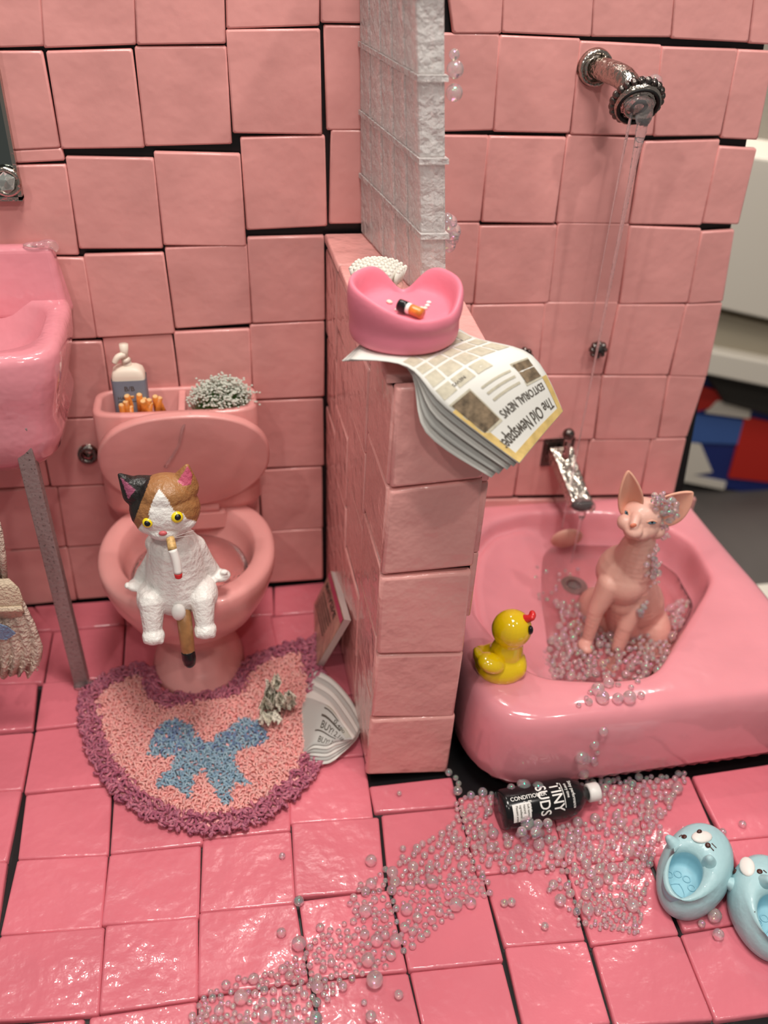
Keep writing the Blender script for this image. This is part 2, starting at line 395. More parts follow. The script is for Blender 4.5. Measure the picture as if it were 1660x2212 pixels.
# rows hidden behind tub and off the left of the frame are left to the backing; left margin gets more courses
for zz in np.arange(.05, 1.7, .205):
    tile([(-1.04, -.004, zz + .19), (-.85, -.004, zz + .19), (-.85, -.004, zz), (-1.04, -.004, zz)], (0, -1, 0), .014, wall, M['wall_tile'])
    tile([(-.84, -.004, zz + .19), (-.655, -.004, zz + .19), (-.655, -.004, zz), (-.84, -.004, zz)], (0, -1, 0), .014, wall, M['wall_tile'])
FLOORQ = [[(-80,1715),(45,1708),(14,1858),(-110,1868)], [(57,1716),(240,1697),(232,1843),(40,1852)], [(250,1690),(438,1670),(437,1820),(240,1842)],
  [(442,1665),(622,1645),(626,1790),(440,1810)], [(625,1645),(787,1633),(805,1764),(629,1776)], [(800,1697),(975,1677),(988,1738),(812,1752)],
  [(-130,1874),(14,1863),(-8,2004),(-160,2016)], [(38,1857),(231,1847),(217,2001),(2,2016)], [(238,1846),(432,1826),(428,1980),(221,1995)],
  [(440,1814),(627,1796),(637,1949),(434,1968)], [(632,1780),(817,1767),(830,1920),(640,1936)], [(826,1760),(990,1744),(1029,1893),(842,1912)],
  [(2,2022),(224,2003),(211,2189),(-60,2206)], [(230,2000),(426,1982),(426,2156),(216,2186)], [(433,1973),(638,1954),(664,2118),(430,2150)],
  [(648,1948),(838,1925),(878,2096),(672,2114)], [(848,1916),(1042,1896),(1086,2074),(885,2095)], [(1048,1892),(1219,1872),(1263,2027),(1093,2042)],
  [(1226,1872),(1398,1856),(1466,2016),(1280,2038)], [(1413,1850),(1560,1836),(1632,1987),(1480,2008)], [(1575,1819),(1705,1806),(1790,1965),(1640,1986)],
  [(1498,1678),(1680,1650),(1770,1795),(1568,1814)], [(992,1722),(1183,1704),(1220,1866),(1034,1887)], [(1187,1703),(1366,1690),(1396,1849),(1226,1866)],
  [(1370,1689),(1490,1676),(1556,1826),(1400,1848)],
  [(-140,2228),(180,2200),(168,2330),(-190,2350)], [(196,2198),(424,2164),(418,2310),(186,2330)], [(432,2158),(668,2126),(692,2290),(426,2310)],
  [(682,2121),(880,2102),(918,2262),(704,2290)], [(889,2099),(1085,2079),(1126,2240),(926,2262)], [(1094,2047),(1266,2033),(1318,2208),(1136,2228)],
  [(1284,2045),(1468,2021),(1540,2200),(1332,2214)], [(1474,2020),(1640,1992),(1722,2178),(1548,2202)], [(1648,1990),(1800,1970),(1880,2160),(1730,2176)],
  [(-70,1594),(70,1583),(46,1703),(-80,1712)], [(78,1580),(246,1560),(240,1692),(54,1710)], [(252,1556),(436,1536),(438,1666),(248,1688)],
  [(440,1534),(618,1515),(622,1642),(442,1662)], [(622,1514),(778,1500),(786,1628),(626,1642)],
  [(-80,1482),(79,1478),(69,1572),(-90,1586)], [(94,1476),(262,1462),(250,1554),(79,1574)], [(268,1460),(440,1440),(438,1532),(256,1552)],
  [(446,1438),(606,1422),(614,1512),(442,1530)], [(610,1420),(754,1410),(774,1496),(620,1510)],
  [(-60,1372),(112,1364),(90,1472),(-80,1478)], [(116,1364),(268,1350),(260,1458),(98,1472)], [(274,1352),(440,1338),(440,1436),(268,1456)],
  [(446,1336),(584,1328),(602,1418),(448,1434)], [(586,1332),(716,1320),(750,1406),(604,1416)],
  [(-30,1318),(70,1310),(112,1358),(-40,1368)], [(75,1308),(262,1294),(268,1346),(110,1360)], [(268,1294),(432,1278),(440,1334),(274,1348)],
  [(436,1278),(588,1266),(590,1326),(446,1332)], [(594,1266),(700,1256),(714,1316),(594,1326)]]
floor = struct('floor')
hexa('baseboard_panel', [(-1.0, -1.465, -.05), (1.5, -1.465, -.05), (1.5, .012, -.05), (-1.0, .012, -.05),
                         (-1.0, -1.465, -.016), (1.5, -1.465, -.016), (1.5, .012, -.016), (-1.0, .012, -.016)], M['grout'], floor)
for q in FLOORQ:
    tile([at_z(x, y, 0) for x, y in q], (0, 0, 1), .017, floor, M['floor_tile'], proud=random.uniform(-.003, .003), bev=.005)
for k_ in range(7):      # left margin outside the frame
    for xa, xb in ((-.955, -.84), (-.833, -.722)):
        y_ = -.06 - .199 * k_; tile([(xa, y_, 0), (xb, y_, 0), (xb, y_ - .193, 0), (xa, y_ - .193, 0)], (0, 0, 1), .017, floor, M['floor_tile'], bev=.005)
# ------------------------------------------------------------------ partition (half wall)
part = struct('wall_partition', (.37, -.38, 0))
def PQ(a, d, h):   # a across 0..1 (left..right), d depth 0..1 (wall..front), h height 0..1
    xl = (.247 + .016 * d) * (1 - h) + (.245 + .037 * d) * h; xr = .470 + .013 * h
    return Vector((xl + (xr - xl) * a, -.755 * d, (1.085 - .02 * d) * h))
cc = [PQ(.03, .012, 0), PQ(.97, .012, 0), PQ(.97, .982, 0), PQ(.03, .982, 0), PQ(.03, .012, .985), PQ(.97, .012, .985), PQ(.97, .982, .985), PQ(.03, .982, .985)]
hexa('core_board', cc, M['grout'], part)
FR = [[(858,842),(1066,828),(1043,1032),(846,1053)], [(845,1064),(1042,1039),(1022,1222),(826,1241)], [(825,1251),(1018,1238),(1000,1408),(817,1411)],
      [(817,1419),(1000,1414),(980,1548),(804,1548)], [(804,1557),(982,1547),(965,1666),(793,1671)]]
for q in FR: tile([at_y(x, y, -.765) for x, y in q], (0, -1, 0), .02, part, M['part_tile'], proud=random.uniform(0, .004), bev=.007)
# left face: tiles by column along the depth
cols = [0.0, .21, .45, .73, 1.0]
for i in range(4):
    off = [.02, .10, .0, .055][i]; hs = [0.004] + [off + k * .186 for k in range(1 if off > .03 else 1, 6)]
    hs = sorted(set([h for h in hs if h < .93])) + [.975 + .004 * i]
    for a, b in zip(hs[:-1], hs[1:]):
        j = lambda: random.uniform(-.004, .004)
        q = [PQ(0, cols[i] + .006, b - .006 + j()), PQ(0, cols[i + 1] - .006, b - .006 + j()), PQ(0, cols[i + 1] - .006, a + .004 + j()), PQ(0, cols[i] + .006, a + .004 + j())]
        tile(q, (-1, 0, 0), .016, part, M['part_tile'], proud=random.uniform(0, .004), bev=.005)
for i in range(4):  # right face towards the tub
    for k in range(3, 6):
        a = k * .165 - .01 * i; b = a + .16
        q = [PQ(1, cols[i + 1] - .006, b), PQ(1, cols[i] + .006, b), PQ(1, cols[i] + .006, a), PQ(1, cols[i + 1] - .006, a)]
        tile(q, (1, 0, 0), .016, part, M['part_tile'], proud=.001)
for i, (a, b) in enumerate([(0.01, .27), (.275, .54), (.545, .80), (.805, .962)]):
    q = [PQ(-.02, a, 1.0), PQ(1.03, a, 1.0), PQ(1.03, b - .006, 1.0), PQ(-.02, b - .006, 1.0)]
    tile(q, (0, 0, 1), .018, part, M['part_tile'], proud=.006)
TOPZ = 1.092
# ------------------------------------------------------------------ glass block screen
def GQ(t, d, h):
    a = Vector((.326, -.008, TOPZ - .002)); b = Vector((.400, -.42, TOPZ - .016)); c_ = Vector((.306, -.008, 1.80)); d_ = Vector((.338, -.42, 1.82))
    p = a * (1 - d) * (1 - h) + b * d * (1 - h) + c_ * (1 - d) * h + d_ * d * h
    return p + Vector((t * .052, 0, 0))
gs = thing('glass_block_screen', GQ(.5, .5, 0), 'clear frosted glass block screen standing on the half wall', 'screen')
hb = [0, .195, .39, .585, .78, .975]
for i in range(5):
    for j in range(5):
        d0, d1 = i / 5 + .004, (i + 1) / 5 - .004; h0, h1 = hb[j] + .004, hb[j + 1] - .004
        p = [GQ(0, d0, h0), GQ(1, d0, h0), GQ(1, d1, h0), GQ(0, d1, h0), GQ(0, d0, h1), GQ(1, d0, h1), GQ(1, d1, h1), GQ(0, d1, h1)]
        hexa('glass_block', p, M['glassblock'], gs, bevel=.006)
mo = bmesh.new()
for h in hb[1:]:
    for s in (0, 1):
        p = [GQ(-.03, 0, h - .012), GQ(-.03, 1, h - .012), GQ(-.03, 1, h + .012), GQ(-.03, 0, h + .012)]
    vs = [GQ(t, d, h + e) for t in (-.06, 1.06) for d in (0, 1.015) for e in (-.007, .007)]
    vv = [mo.verts.new(x) for x in vs]
    for f in ((0, 1, 3, 2), (4, 6, 7, 5), (0, 2, 6, 4), (1, 5, 7, 3), (0, 4, 5, 1), (2, 3, 7, 6)): mo.faces.new([vv[k] for k in f])
bmo('resin_joint', mo, M['glassblock'], gs)
# ------------------------------------------------------------------ bathtub
TZ = .25
tub = thing('bathtub', (.95, -.42, 0), 'glossy pink bathtub with foam and a hairless cat, right of the half wall', 'bathtub')
opx = [(1540,1245),(1528,1275),(1480,1355),(1425,1445),(1395,1462),(1300,1470),(1170,1462),(1130,1440),(1070,1380),(1022,1320),(1012,1240),(1022,1170),(1060,1128),(1130,1110),(1230,1105),(1340,1108),(1420,1125),(1495,1172)]
opw = [at_z(x, y, TZ) for x, y in opx]
oc = Vector((.98, -.40, 0))
def polar(poly, c, n):
    """radius of a closed outline by angle around c, smoothed"""
    r = []
    for k in range(n):
        a = 2 * PI * k / n; d = Vector((math.cos(a), math.sin(a))); best = .3
        for i in range(len(poly)):
            p = Vector((poly[i].x - c.x, poly[i].y - c.y)); q = Vector((poly[(i + 1) % len(poly)].x - c.x, poly[(i + 1) % len(poly)].y - c.y))
            e = q - p; den = d.x * e.y - d.y * e.x
            if abs(den) < 1e-9: continue
            t = (p.x * e.y - p.y * e.x) / den; u = (p.x * d.y - p.y * d.x) / den
            if t > 0 and -1e-6 <= u <= 1 + 1e-6: best = t
        r.append(best)
    for _ in range(1): r = [(r[k - 1] + 2 * r[k] + r[(k + 1) % n]) / 4 for k in range(n)]
    return r
NT = 96
outpoly = [Vector(p) for p in [(1.385, -.004), (1.40, -.20), (1.42, -.45), (1.42, -.72), (1.40, -.82), (1.30, -.855), (.9, -.868), (.62, -.872), (.54, -.84), (.495, -.75), (.488, -.5), (.488, -.004)]]
r_in = polar(opw, oc, NT); r_out = polar(outpoly, oc, NT)
def tring(rr, z, sc=1., add=0., zf=None):
    out = []
    for k in range(NT):
        a = 2 * PI * k / NT; r_ = rr[k] * sc + add; p = Vector((oc.x + r_ * math.cos(a), oc.y + r_ * math.sin(a), z))
        p.y = min(p.y, -.003); p.x = max(p.x, .487)
        if rr is r_out and r_out[k] * math.sin(a) + oc.y > -.05: p.y = -.003
        if zf: p.z += zf(p)
        out.append(p)
    return out
def mix(t): return [r_in[k] * (1 - t) + r_out[k] * t for k in range(NT)]
def slope(p): return max(0, min(.07, (.86 + .25 * (p.y + .45) - p.x) * .55))
rings = [tring(r_out, .0), tring(r_out, .05, 1, .0), tring(r_out, .13, 1, -.002), tring(r_out, .20, 1, -.010), tring(r_out, .232, 1, -.022), tring(r_out, TZ - .004, 1, -.036), tring(r_out, TZ, 1, -.056),
         tring(mix(.5), TZ + .002), tring(mix(.12), TZ + .002), tring(r_in, TZ - .003), tring(r_in, TZ - .02, .985), tring(r_in, TZ - .06, .965), tring(r_in, .15, .93, 0, slope), tring(r_in, .12, .84, 0, slope), tring(r_in, .11, .6, 0, slope), tring(r_in, .108, .25, 0, slope)]
loft('basin', rings, M['tub'], tub, sub=1)
# water with foam in the tub
wr = thing('bath_water', (1.0, -.45, .11), 'shallow clear bath water in the pink tub around the hairless cat', 'water')
loft('water_body', [tring(r_in, .113, .6), tring(r_in, .120, .80), tring(r_in, .145, .9), tring(r_in, .149, .9)], M['water'], wr)
bm = bmesh.new(); cone(bm, (.93, -.12, .142), (.93, -.12, .15), .035, .033, 24); 
dp = at_z(1238, 1272, .12); bm.free()
bm = bmesh.new(); cone(bm, dp + Vector((0, 0, -.012)), dp + Vector((0, 0, .004)), .04, .038, 28)
o = bmo('drain', bm, M['drain'], tub)
bm = bmesh.new(); cone(bm, dp + Vector((0, 0, .004)), dp + Vector((0, 0, .009)), .022, .012, 20); bmo('plug', bm, M['darkchrome'], o)
sp_ = at_y(1225, 1163, -.13)
bm = bmesh.new(); ball(bm, sp_, (.049, .012, .042), Euler((.25, 0, 0)), 28, 16); tag(bmo('overflow_cover', bm, M['soap'], tub, True), 'pale round overflow cover on the inner back wall')
# ------------------------------------------------------------------ toilet
TX, TY, RZ = -.143, -.292, .385
to = thing('toilet', (TX, TY, 0), 'pink clay toilet with raised lid and open planter tank', 'toilet')
def wob(a): return .003 * math.sin(3 * a + 1)
def rg(rx, ry, z, dy=0., e=2.15): return ering((TX, TY + dy), rx, ry, z, 56, e)
loft('bowl', [rg(.10, .105, .13, .02), rg(.125, .135, .165, .01), rg(.170, .185, .225), rg(.203, .218, .29), rg(.219, .236, .345), rg(.222, .240, .378), rg(.217, .235, .387), rg(.208, .226, .391),
              rg(.175, .190, .391), rg(.168, .183, .384), rg(.160, .176, .35), rg(.15, .165, .30), rg(.12, .13, .24), rg(.06, .07, .22)], M['toilet'], to)
loft('bowl_water', [rg(.13, .143, .268), rg(.151, .165, .300), rg(.151, .165, .303)], M['water'], to)
loft('pedestal', [rg(.125, .155, .0, -.005), rg(.118, .148, .02, -.003), rg(.105, .13, .05, .006), rg(.095, .108, .09, .025), rg(.105, .12, .14, .02), rg(.12, .14, .17, .015)], M['toilet'], to)
# tank with two open compartments
tk0, tk1 = -.352, .055
def rr(x0, x1, y0, y1, z, e=5, n=48):
    return ering(((x0 + x1) / 2, (y0 + y1) / 2), (x1 - x0) / 2, (y1 - y0) / 2, z, n, e)
loft('tank', [rr(tk0 + .02, tk1 - .02, -.12, -.006, .36), rr(tk0, tk1, -.15, -.006, .42), rr(tk0, tk1, -.155, -.006, .69), rr(tk0 + .004, tk1 - .004, -.152, -.008, .697),
              rr(tk0 + .018, tk1 - .018, -.137, -.016, .697), rr(tk0 + .022, tk1 - .022, -.134, -.019, .69), rr(tk0 + .022, tk1 - .022, -.134, -.019, .56), rr(tk0 + .05, tk1 - .05, -.12, -.03, .555)], M['toilet'], to)
hexa('divider', [(-.143, -.14, .555), (-.125, -.14, .555), (-.125, -.014, .555), (-.143, -.014, .555), (-.143, -.14, .690), (-.125, -.14, .690), (-.125, -.014, .690), (-.143, -.014, .690)], M['toilet'], to, bevel=.004)
# lid: flat rounded plate leaning on the tank
lc = Vector((-.133, -.178, .585)); LT = math.radians(11)
def lidring(s, t):
    out = []
    for k in range(56):
        a = 2 * PI * k / 56; ca, sa = math.cos(a), math.sin(a); e = 2.35
        x = math.copysign(abs(ca) ** (2 / e), ca) * .212; z = math.copysign(abs(sa) ** (2 / e), sa)
        z = z * (.142 if z > 0 else .165); x *= 1 - .18 * max(0, -z / .165) ** 2
        p = Vector((x * s if abs(s) < 3 else x, t, z * s)); p.rotate(Euler((LT, 0, math.radians(1)))); out.append(lc + p)
    return out
loft('lid', [lidring(.97, .014), lidring(.995, .011), lidring(1, .004), lidring(1, -.006), lidring(.985, -.012), lidring(.96, -.013), lidring(.5, -.013)], M['toilet'], to)
bm = bmesh.new()
cr = [at_y(412, 885, -.196), at_y(395, 925, -.196), at_y(385, 965, -.196), at_y(358, 1008, -.196)]
bm.free(); lo_ = [c_ for c_ in to.children if c_.name.startswith('lid')][0]; cr = [hit(lo_, *q_)[0] for q_ in ((412, 892), (395, 925), (385, 965), (358, 1008))]; tube('glue_streak', cr, [.003, .004, .0035, .005], M['gel'], to)
bm = bmesh.new(); cone(bm, (-.22, -.135, .405), (-.06, -.135, .405), .018, .018, 14); bmo('hinge', bm, M['toilet'], to)
hexa('bowl_deck', [(-.25, -.15, .33), (-.04, -.15, .33), (-.04, -.02, .33), (-.25, -.02, .33), (-.25, -.15, .395), (-.04, -.15, .395), (-.04, -.02, .395), (-.25, -.02, .395)], M['toilet'], to, bevel=.01)
# soap dispenser in the tank
sb = at_y(276, 800, -.085); 
sd = thing('soap_dispenser', (sb.x, -.08, .556), 'cream pump soap dispenser with grey label in the toilet tank', 'dispenser')
zt = sb.z
def bx(c, w_, d_, z0, z1, e=6): return c
loft('bottle', [rr(sb.x - .038, sb.x + .038, -.104, -.058, .557, 6, 32), rr(sb.x - .040, sb.x + .040, -.106, -.056, .565, 6, 32), rr(sb.x - .040, sb.x + .040, -.106, -.056, zt - .012, 6, 32), rr(sb.x - .036, sb.x + .036, -.104, -.058, zt + .002, 5, 32), rr(sb.x - .026, sb.x + .026, -.098, -.064, zt + .010, 4, 32),
                rr(sb.x - .012, sb.x + .012, -.092, -.070, zt + .013, 2.2, 32)], M['cream'], sd)
loft('label', [rr(sb.x - .042, sb.x + .042, -.108, -.054, .565, 6, 32), rr(sb.x - .042, sb.x + .042, -.108, -.054, zt - .018, 6, 32)], M['bluegrey'], sd, cap0=False, cap1=False)
def mlabel(u, v): return Vector((sb.x + u, -.1084, v))
printed('label_print', [('text', 'B/B', -.012, zt - .045, .018, 0, 1), ('text', 'HAND', -.03, zt - .068, .012, 0, 1), ('rect', -.03, zt - .075, .02, zt - .073)], mlabel, M['ink'], sd)
bm = bmesh.new(); t = Vector((sb.x, -.081, zt)); cone(bm, t, t + Vector((0, 0, .026)), .011, .011, 16); cone(bm, t + Vector((-.004, 0, .03)), t + Vector((-.002, 0, .068)), .009, .011, 16); cone(bm, t + Vector((0, 0, .022)), t + Vector((-.004, 0, .032)), .013, .009, 16)
o = bmo('pump', bm, M['cream'], sd, True)
tube('nozzle', [t + Vector((-.003, -.004, .042)), t + Vector((-.018, -.012, .040)), t + Vector((-.028, -.016, .026))], [.008, .008, .007], M['cream'], sd)
# amber sticks bundle
ab = thing('cinnamon_stick', (-.24, -.10, .556), '', '')
bpy.data.objects.remove(ab)
nst = 0
for i in range(22):
    px, py = random.uniform(262, 350), random.uniform(852, 880)
    p = at_y(px, py, -.118 + random.uniform(-.006, .02)); d = Vector((random.uniform(-.25, .25), random.uniform(-.5, .1), 1)).normalized()
    if p.z > .735: p.z = .735
    st = thing('amber_stick', (p.x, p.y, p.z - .06), 'short amber stick in the bundle behind the toilet lid', 'stick', 'amber sticks in the left tank compartment')
    bm = bmesh.new(); cone(bm, p - d * .07, p, .0075, .0075, 8); bmo('stem', bm, M['orange'], st, True)
    bm = bmesh.new(); cone(bm, p, p + d * .0015, .0068, .006, 8); bmo('cut_end', bm, M['stickend'], st)
# plant in right compartment
pl = thing('tank_plant', (-.03, -.08, .60), 'fuzzy green and white plant in the right of the toilet tank', 'plant')
gv, gf, fv, ff = [], [], [], []
for i in range(520):
    a = random.uniform(0, 2 * PI); r_ = math.sqrt(random.random()); bx0 = Vector((-.035 + .055 * r_ * math.cos(a), -.085 + .035 * r_ * math.sin(a), .62))
    tip = Vector((-.035 + .078 * r_ * math.cos(a) + random.gauss(0, .008), -.088 + .05 * r_ * math.sin(a) + random.gauss(0, .008), .70 + .045 * (1 - r_ * r_) + random.gauss(0, .008)))
    s = Vector((.002, 0, 0)); b = len(gv); gv += [bx0 - s, bx0 + s, tip]; gf.append((b, b + 1, b + 2))
    for k in range(2):
        c = tip + Vector((random.gauss(0, .004), random.gauss(0, .004), random.gauss(0, .004))); h = .0036; b = len(fv)
        fv += [c + Vector(q) * h for q in ((1, 0, 0), (-1, 0, 0), (0, 1, 0), (0, -1, 0), (0, 0, 1), (0, 0, -1))]
        ff += [(b, b + 2, b + 4), (b + 2, b + 1, b + 4), (b + 1, b + 3, b + 4), (b + 3, b, b + 4), (b + 2, b, b + 5), (b + 1, b + 2, b + 5), (b + 3, b + 1, b + 5), (b, b + 3, b + 5)]
for i in range(14):
    a = random.uniform(0, PI * 2); b0 = Vector((-.035, -.085, .69)); tip = b0 + Vector((math.cos(a) * .09, math.sin(a) * .03 - .01, random.uniform(.02, .06))); s = Vector((0, 0, .001)); b = len(gv); gv += [b0 - s, b0 + s, tip]; gf.append((b, b + 1, b + 2))
tag(pyo('stalks', gv, gf, M['green'], pl, fix=False), kind='stuff'); tag(pyo('blossoms', fv, ff, M['flower'], pl, fix=False), kind='stuff')
bm = bmesh.new(); ball(bm, (-.035, -.082, .635), (.072, .045, .05)); bmo('soil', bm, M['green'], pl, True)
# flush valve on the wall
fvp = at_y(190, 983, -.02)
fvl = thing('flush_valve', (fvp.x, 0, fvp.z), 'small round metal valve on the wall left of the toilet lid', 'valve')
def torus(name, c, n_, R_, r_, material, parent, nu=28, nv=10, ez=1.):
    q = Vector(n_).to_track_quat('Z', 'Y'); v, f = [], []
    for i in range(nu):
        a = 2 * PI * i / nu
        for j in range(nv):
            b = 2 * PI * j / nv; p = Vector(((R_ + r_ * math.cos(b)) * math.cos(a), (R_ + r_ * math.cos(b)) * math.sin(a) * ez, r_ * math.sin(b))); p.rotate(q); v.append(Vector(c) + p)
            f.append((i * nv + j, ((i + 1) % nu) * nv + j, ((i + 1) % nu) * nv + (j + 1) % nv, i * nv + (j + 1) % nv))
    return pyo(name, v, f, material, parent, True)
torus('ring', fvp, (0, -1, .1), .02, .007, M['darkchrome'], fvl)
bm = bmesh.new(); cone(bm, (fvp.x, 0, fvp.z), (fvp.x, -.012, fvp.z), .03, .026, 24); bmo('flange', bm, M['chrome'], fvl, True)
# ------------------------------------------------------------------ calico cat on the toilet rim
def P(px, py, y): return at_y(px, py, y)
def rp(px, p): return px * mpp(p)
cy = -.515
cat = thing('cat_figurine', (-.15, cy, .39), 'calico cat figurine with a cigarette sitting on the toilet rim', 'figurine')
HC = P(357, 1098, cy - .01); k = mpp(HC)
BT, BR, WH, BL, PK = (.34, .155, .055), (.36, .17, .06), (.84, .82, .78), (.012, .010, .009), (.55, .10, .17)
EL0, EL1 = P(296, 1063, cy), P(259, 1026, cy - .005); ER0, ER1 = P(396, 1052, cy), P(404, 1008, cy - .005)
def uv(co):    # figure-front coordinates around the head centre, in pixels-like units
    return (co.x - HC.x) / k + 357, 1098 - (co.z - HC.z) * .80 / k + (co.y - HC.y) * .50 / k * -1
def project(p):
    d = R @ (np.array(p) - CAM); return 830 + FPX * d[0] / d[2], 1106 + FPX * d[1] / d[2]
WFACE = [(343,1056),(331,1080),(321,1108),(322,1120),(308,1130),(298,1144),(280,1165),(280,1200),(440,1200),(440,1130),(404,1121),(396,1109),(375,1103),(361,1077)]
PE1 = [(260,1030),(293,1058),(277,1078)]; PE2 = [(405,1006),(416,1024),(413,1047),(396,1050),(384,1040)]
def catcol(co, n):
    if co.z < HC.z - .095: return WH
    u, v = project(co)
    if n.y < .25:
        if inpoly(u, v, PE1): return (.33, .08, .15)
        if inpoly(u, v, PE2): return PK
        if inpoly(u, v, WFACE) or v > 1150: return WH
    elif v > 1135: return WH
    if u < 326 - (v - 1030) * .38 or (u < 300 and v < 1050): return BL
    return BT if u < 343 else BR
parts = [('e', HC, (.076, .060, .066)), ('e', P(330, 1128, cy - .03), (.036, .03, .026)), ('e', P(388, 1122, cy - .03), (.038, .03, .026)), ('e', P(355, 1145, cy - .045), (.036, .026, .021)),
         ('e', P(357, 1062, cy - .01), (.060, .05, .038)),
         ('c', EL0, EL1, .032, .005), ('c', P(318, 1052, cy), P(300, 1050, cy), .026, .024), ('c', ER0, ER1, .034, .0065),
         ('c', P(378, 1190, cy + .01), P(382, 1262, cy + .01), .062, .075),
         ('e', P(352, 1172, cy + .02), (.040, .035, .026)),
         ('c', P(342, 1190, cy + .025), P(314, 1235, cy + .025), .021, .018), ('c', P(312, 1235, cy + .03), P(300, 1262, cy + .02), .018, .017), ('e', P(292, 1264, cy + .01), (.018, .02, .012)),
         ('c', P(418, 1182, cy + .02), P(452, 1228, cy + .025), .030, .020), ('e', P(475, 1243, cy + .02), (.026, .02, .013)), ('c', P(445, 1215, cy + .03), P(470, 1243, cy + .03), .021, .015),
         ('e', P(330, 1292, cy - .02), (.037, .05, .040)), ('e', P(436, 1282, cy - .02), (.038, .05, .040)), ('e', P(384, 1282, cy - .01), (.05, .05, .035)),
         ('c', P(328, 1300, cy - .045), P(330, 1360, cy - .07), .030, .022), ('e', P(332, 1373, cy - .08), (.026, .026, .019)),
         ('c', P(438, 1295, cy - .045), P(442, 1345, cy - .07), .029, .022), ('e', P(444, 1360, cy - .08), (.026, .026, .019))]
for dx in (-15, 0, 15):
    parts += [('e', P(332 + dx, 1383, cy - .09), (.0085, .01, .009)), ('e', P(444 + dx, 1370, cy - .09), (.0085, .01, .009))]
    parts += [('e', P(283 + dx * .5, 1268 + dx * .2, cy), (.007, .01, .007)), ('e', P(484, 1243 + dx * .5, cy + .01), (.01, .008, .006))]
cbody = blob('body', parts, M['cat'], cat, .0026, 4, catcol)
bm = bmesh.new(); q = P(386, 1322, cy - .066); ball(bm, q, (.016, .016, .022)); bmo('tail_root', bm, M['white'], cat, True)
tl = [P(392, 1305, cy - .03), P(398, 1335, cy - .062), P(403, 1375, cy - .085), P(407, 1412, cy - .095)]
tube('tail', tl, [.019, .018, .017, .016], mat('tail_brown', (.30, .14, .05), .35, coat=.5, vary=.2, vscale=50), cat)
tube('tail_tip', [P(406, 1405, cy - .094), P(409, 1422, cy - .098), P(410, 1434, cy - .10), P(410, 1440, cy - .10)], [.0162, .0165, .013, .004], M['black'], cat)
camv = Vector(CAM)
for px, py, r_, dpx, dpy in ((319, 1129, 11.5, 0, 1), (383, 1117, 13, 1, 0)):
    p, nn = hit(cbody, px, py); tc = (camv - p).normalized(); nn = (nn + tc).normalized(); rt = nn.to_track_quat('Z', 'Y').to_euler()
    bm = bmesh.new(); ball(bm, p, (r_ * k, r_ * k, .007), rt); o = bmo('eye', bm, M['yellow'], cat, True)
    q = p + (P(px + dpx, py + dpy, p.y) - P(px, py, p.y)) + tc * .0055; bm = bmesh.new(); ball(bm, q, (.0070, .0070, .0035), tc.to_track_quat('Z', 'Y').to_euler()); bmo('pupil', bm, M['black'], o, True)
p, nn = hit(cbody, 352, 1152); bm = bmesh.new(); ball(bm, p, (.009, .005, .0055)); bmo('nose', bm, M['pinknose'], cat, True)
mo_, _ = hit(cbody, 367, 1163)
for a, b in (((372, 1158), (420, 1145)), ((372, 1160), (418, 1156))):
    tube('whisker', [mo_, P(*b, mo_.y + .005)], [.0006, .0003], M['white'], cat, n=5)
ci = thing('cigarette', P(370, 1163, cy - .07), 'white cigarette with tan filter and red tip in the calico cat mouth', 'cigarette')
c0, c1, c2, c3 = P(368, 1162, mo_.y + .004), P(373, 1187, mo_.y - .018), P(385, 1238, mo_.y - .035), P(386, 1247, mo_.y - .036)
tube('filter', [c0, c1], [.0095, .0095], M['cigtan'], ci, n=14); tube('paper_tube', [c1, (c1 + c2) / 2 + Vector((.002, 0, 0)), c2], [.0095, .0095, .009], M['cigwhite'], ci, n=14)
tube('red_tip', [c2, c3], [.0092, .008], M['red'], ci, n=14)
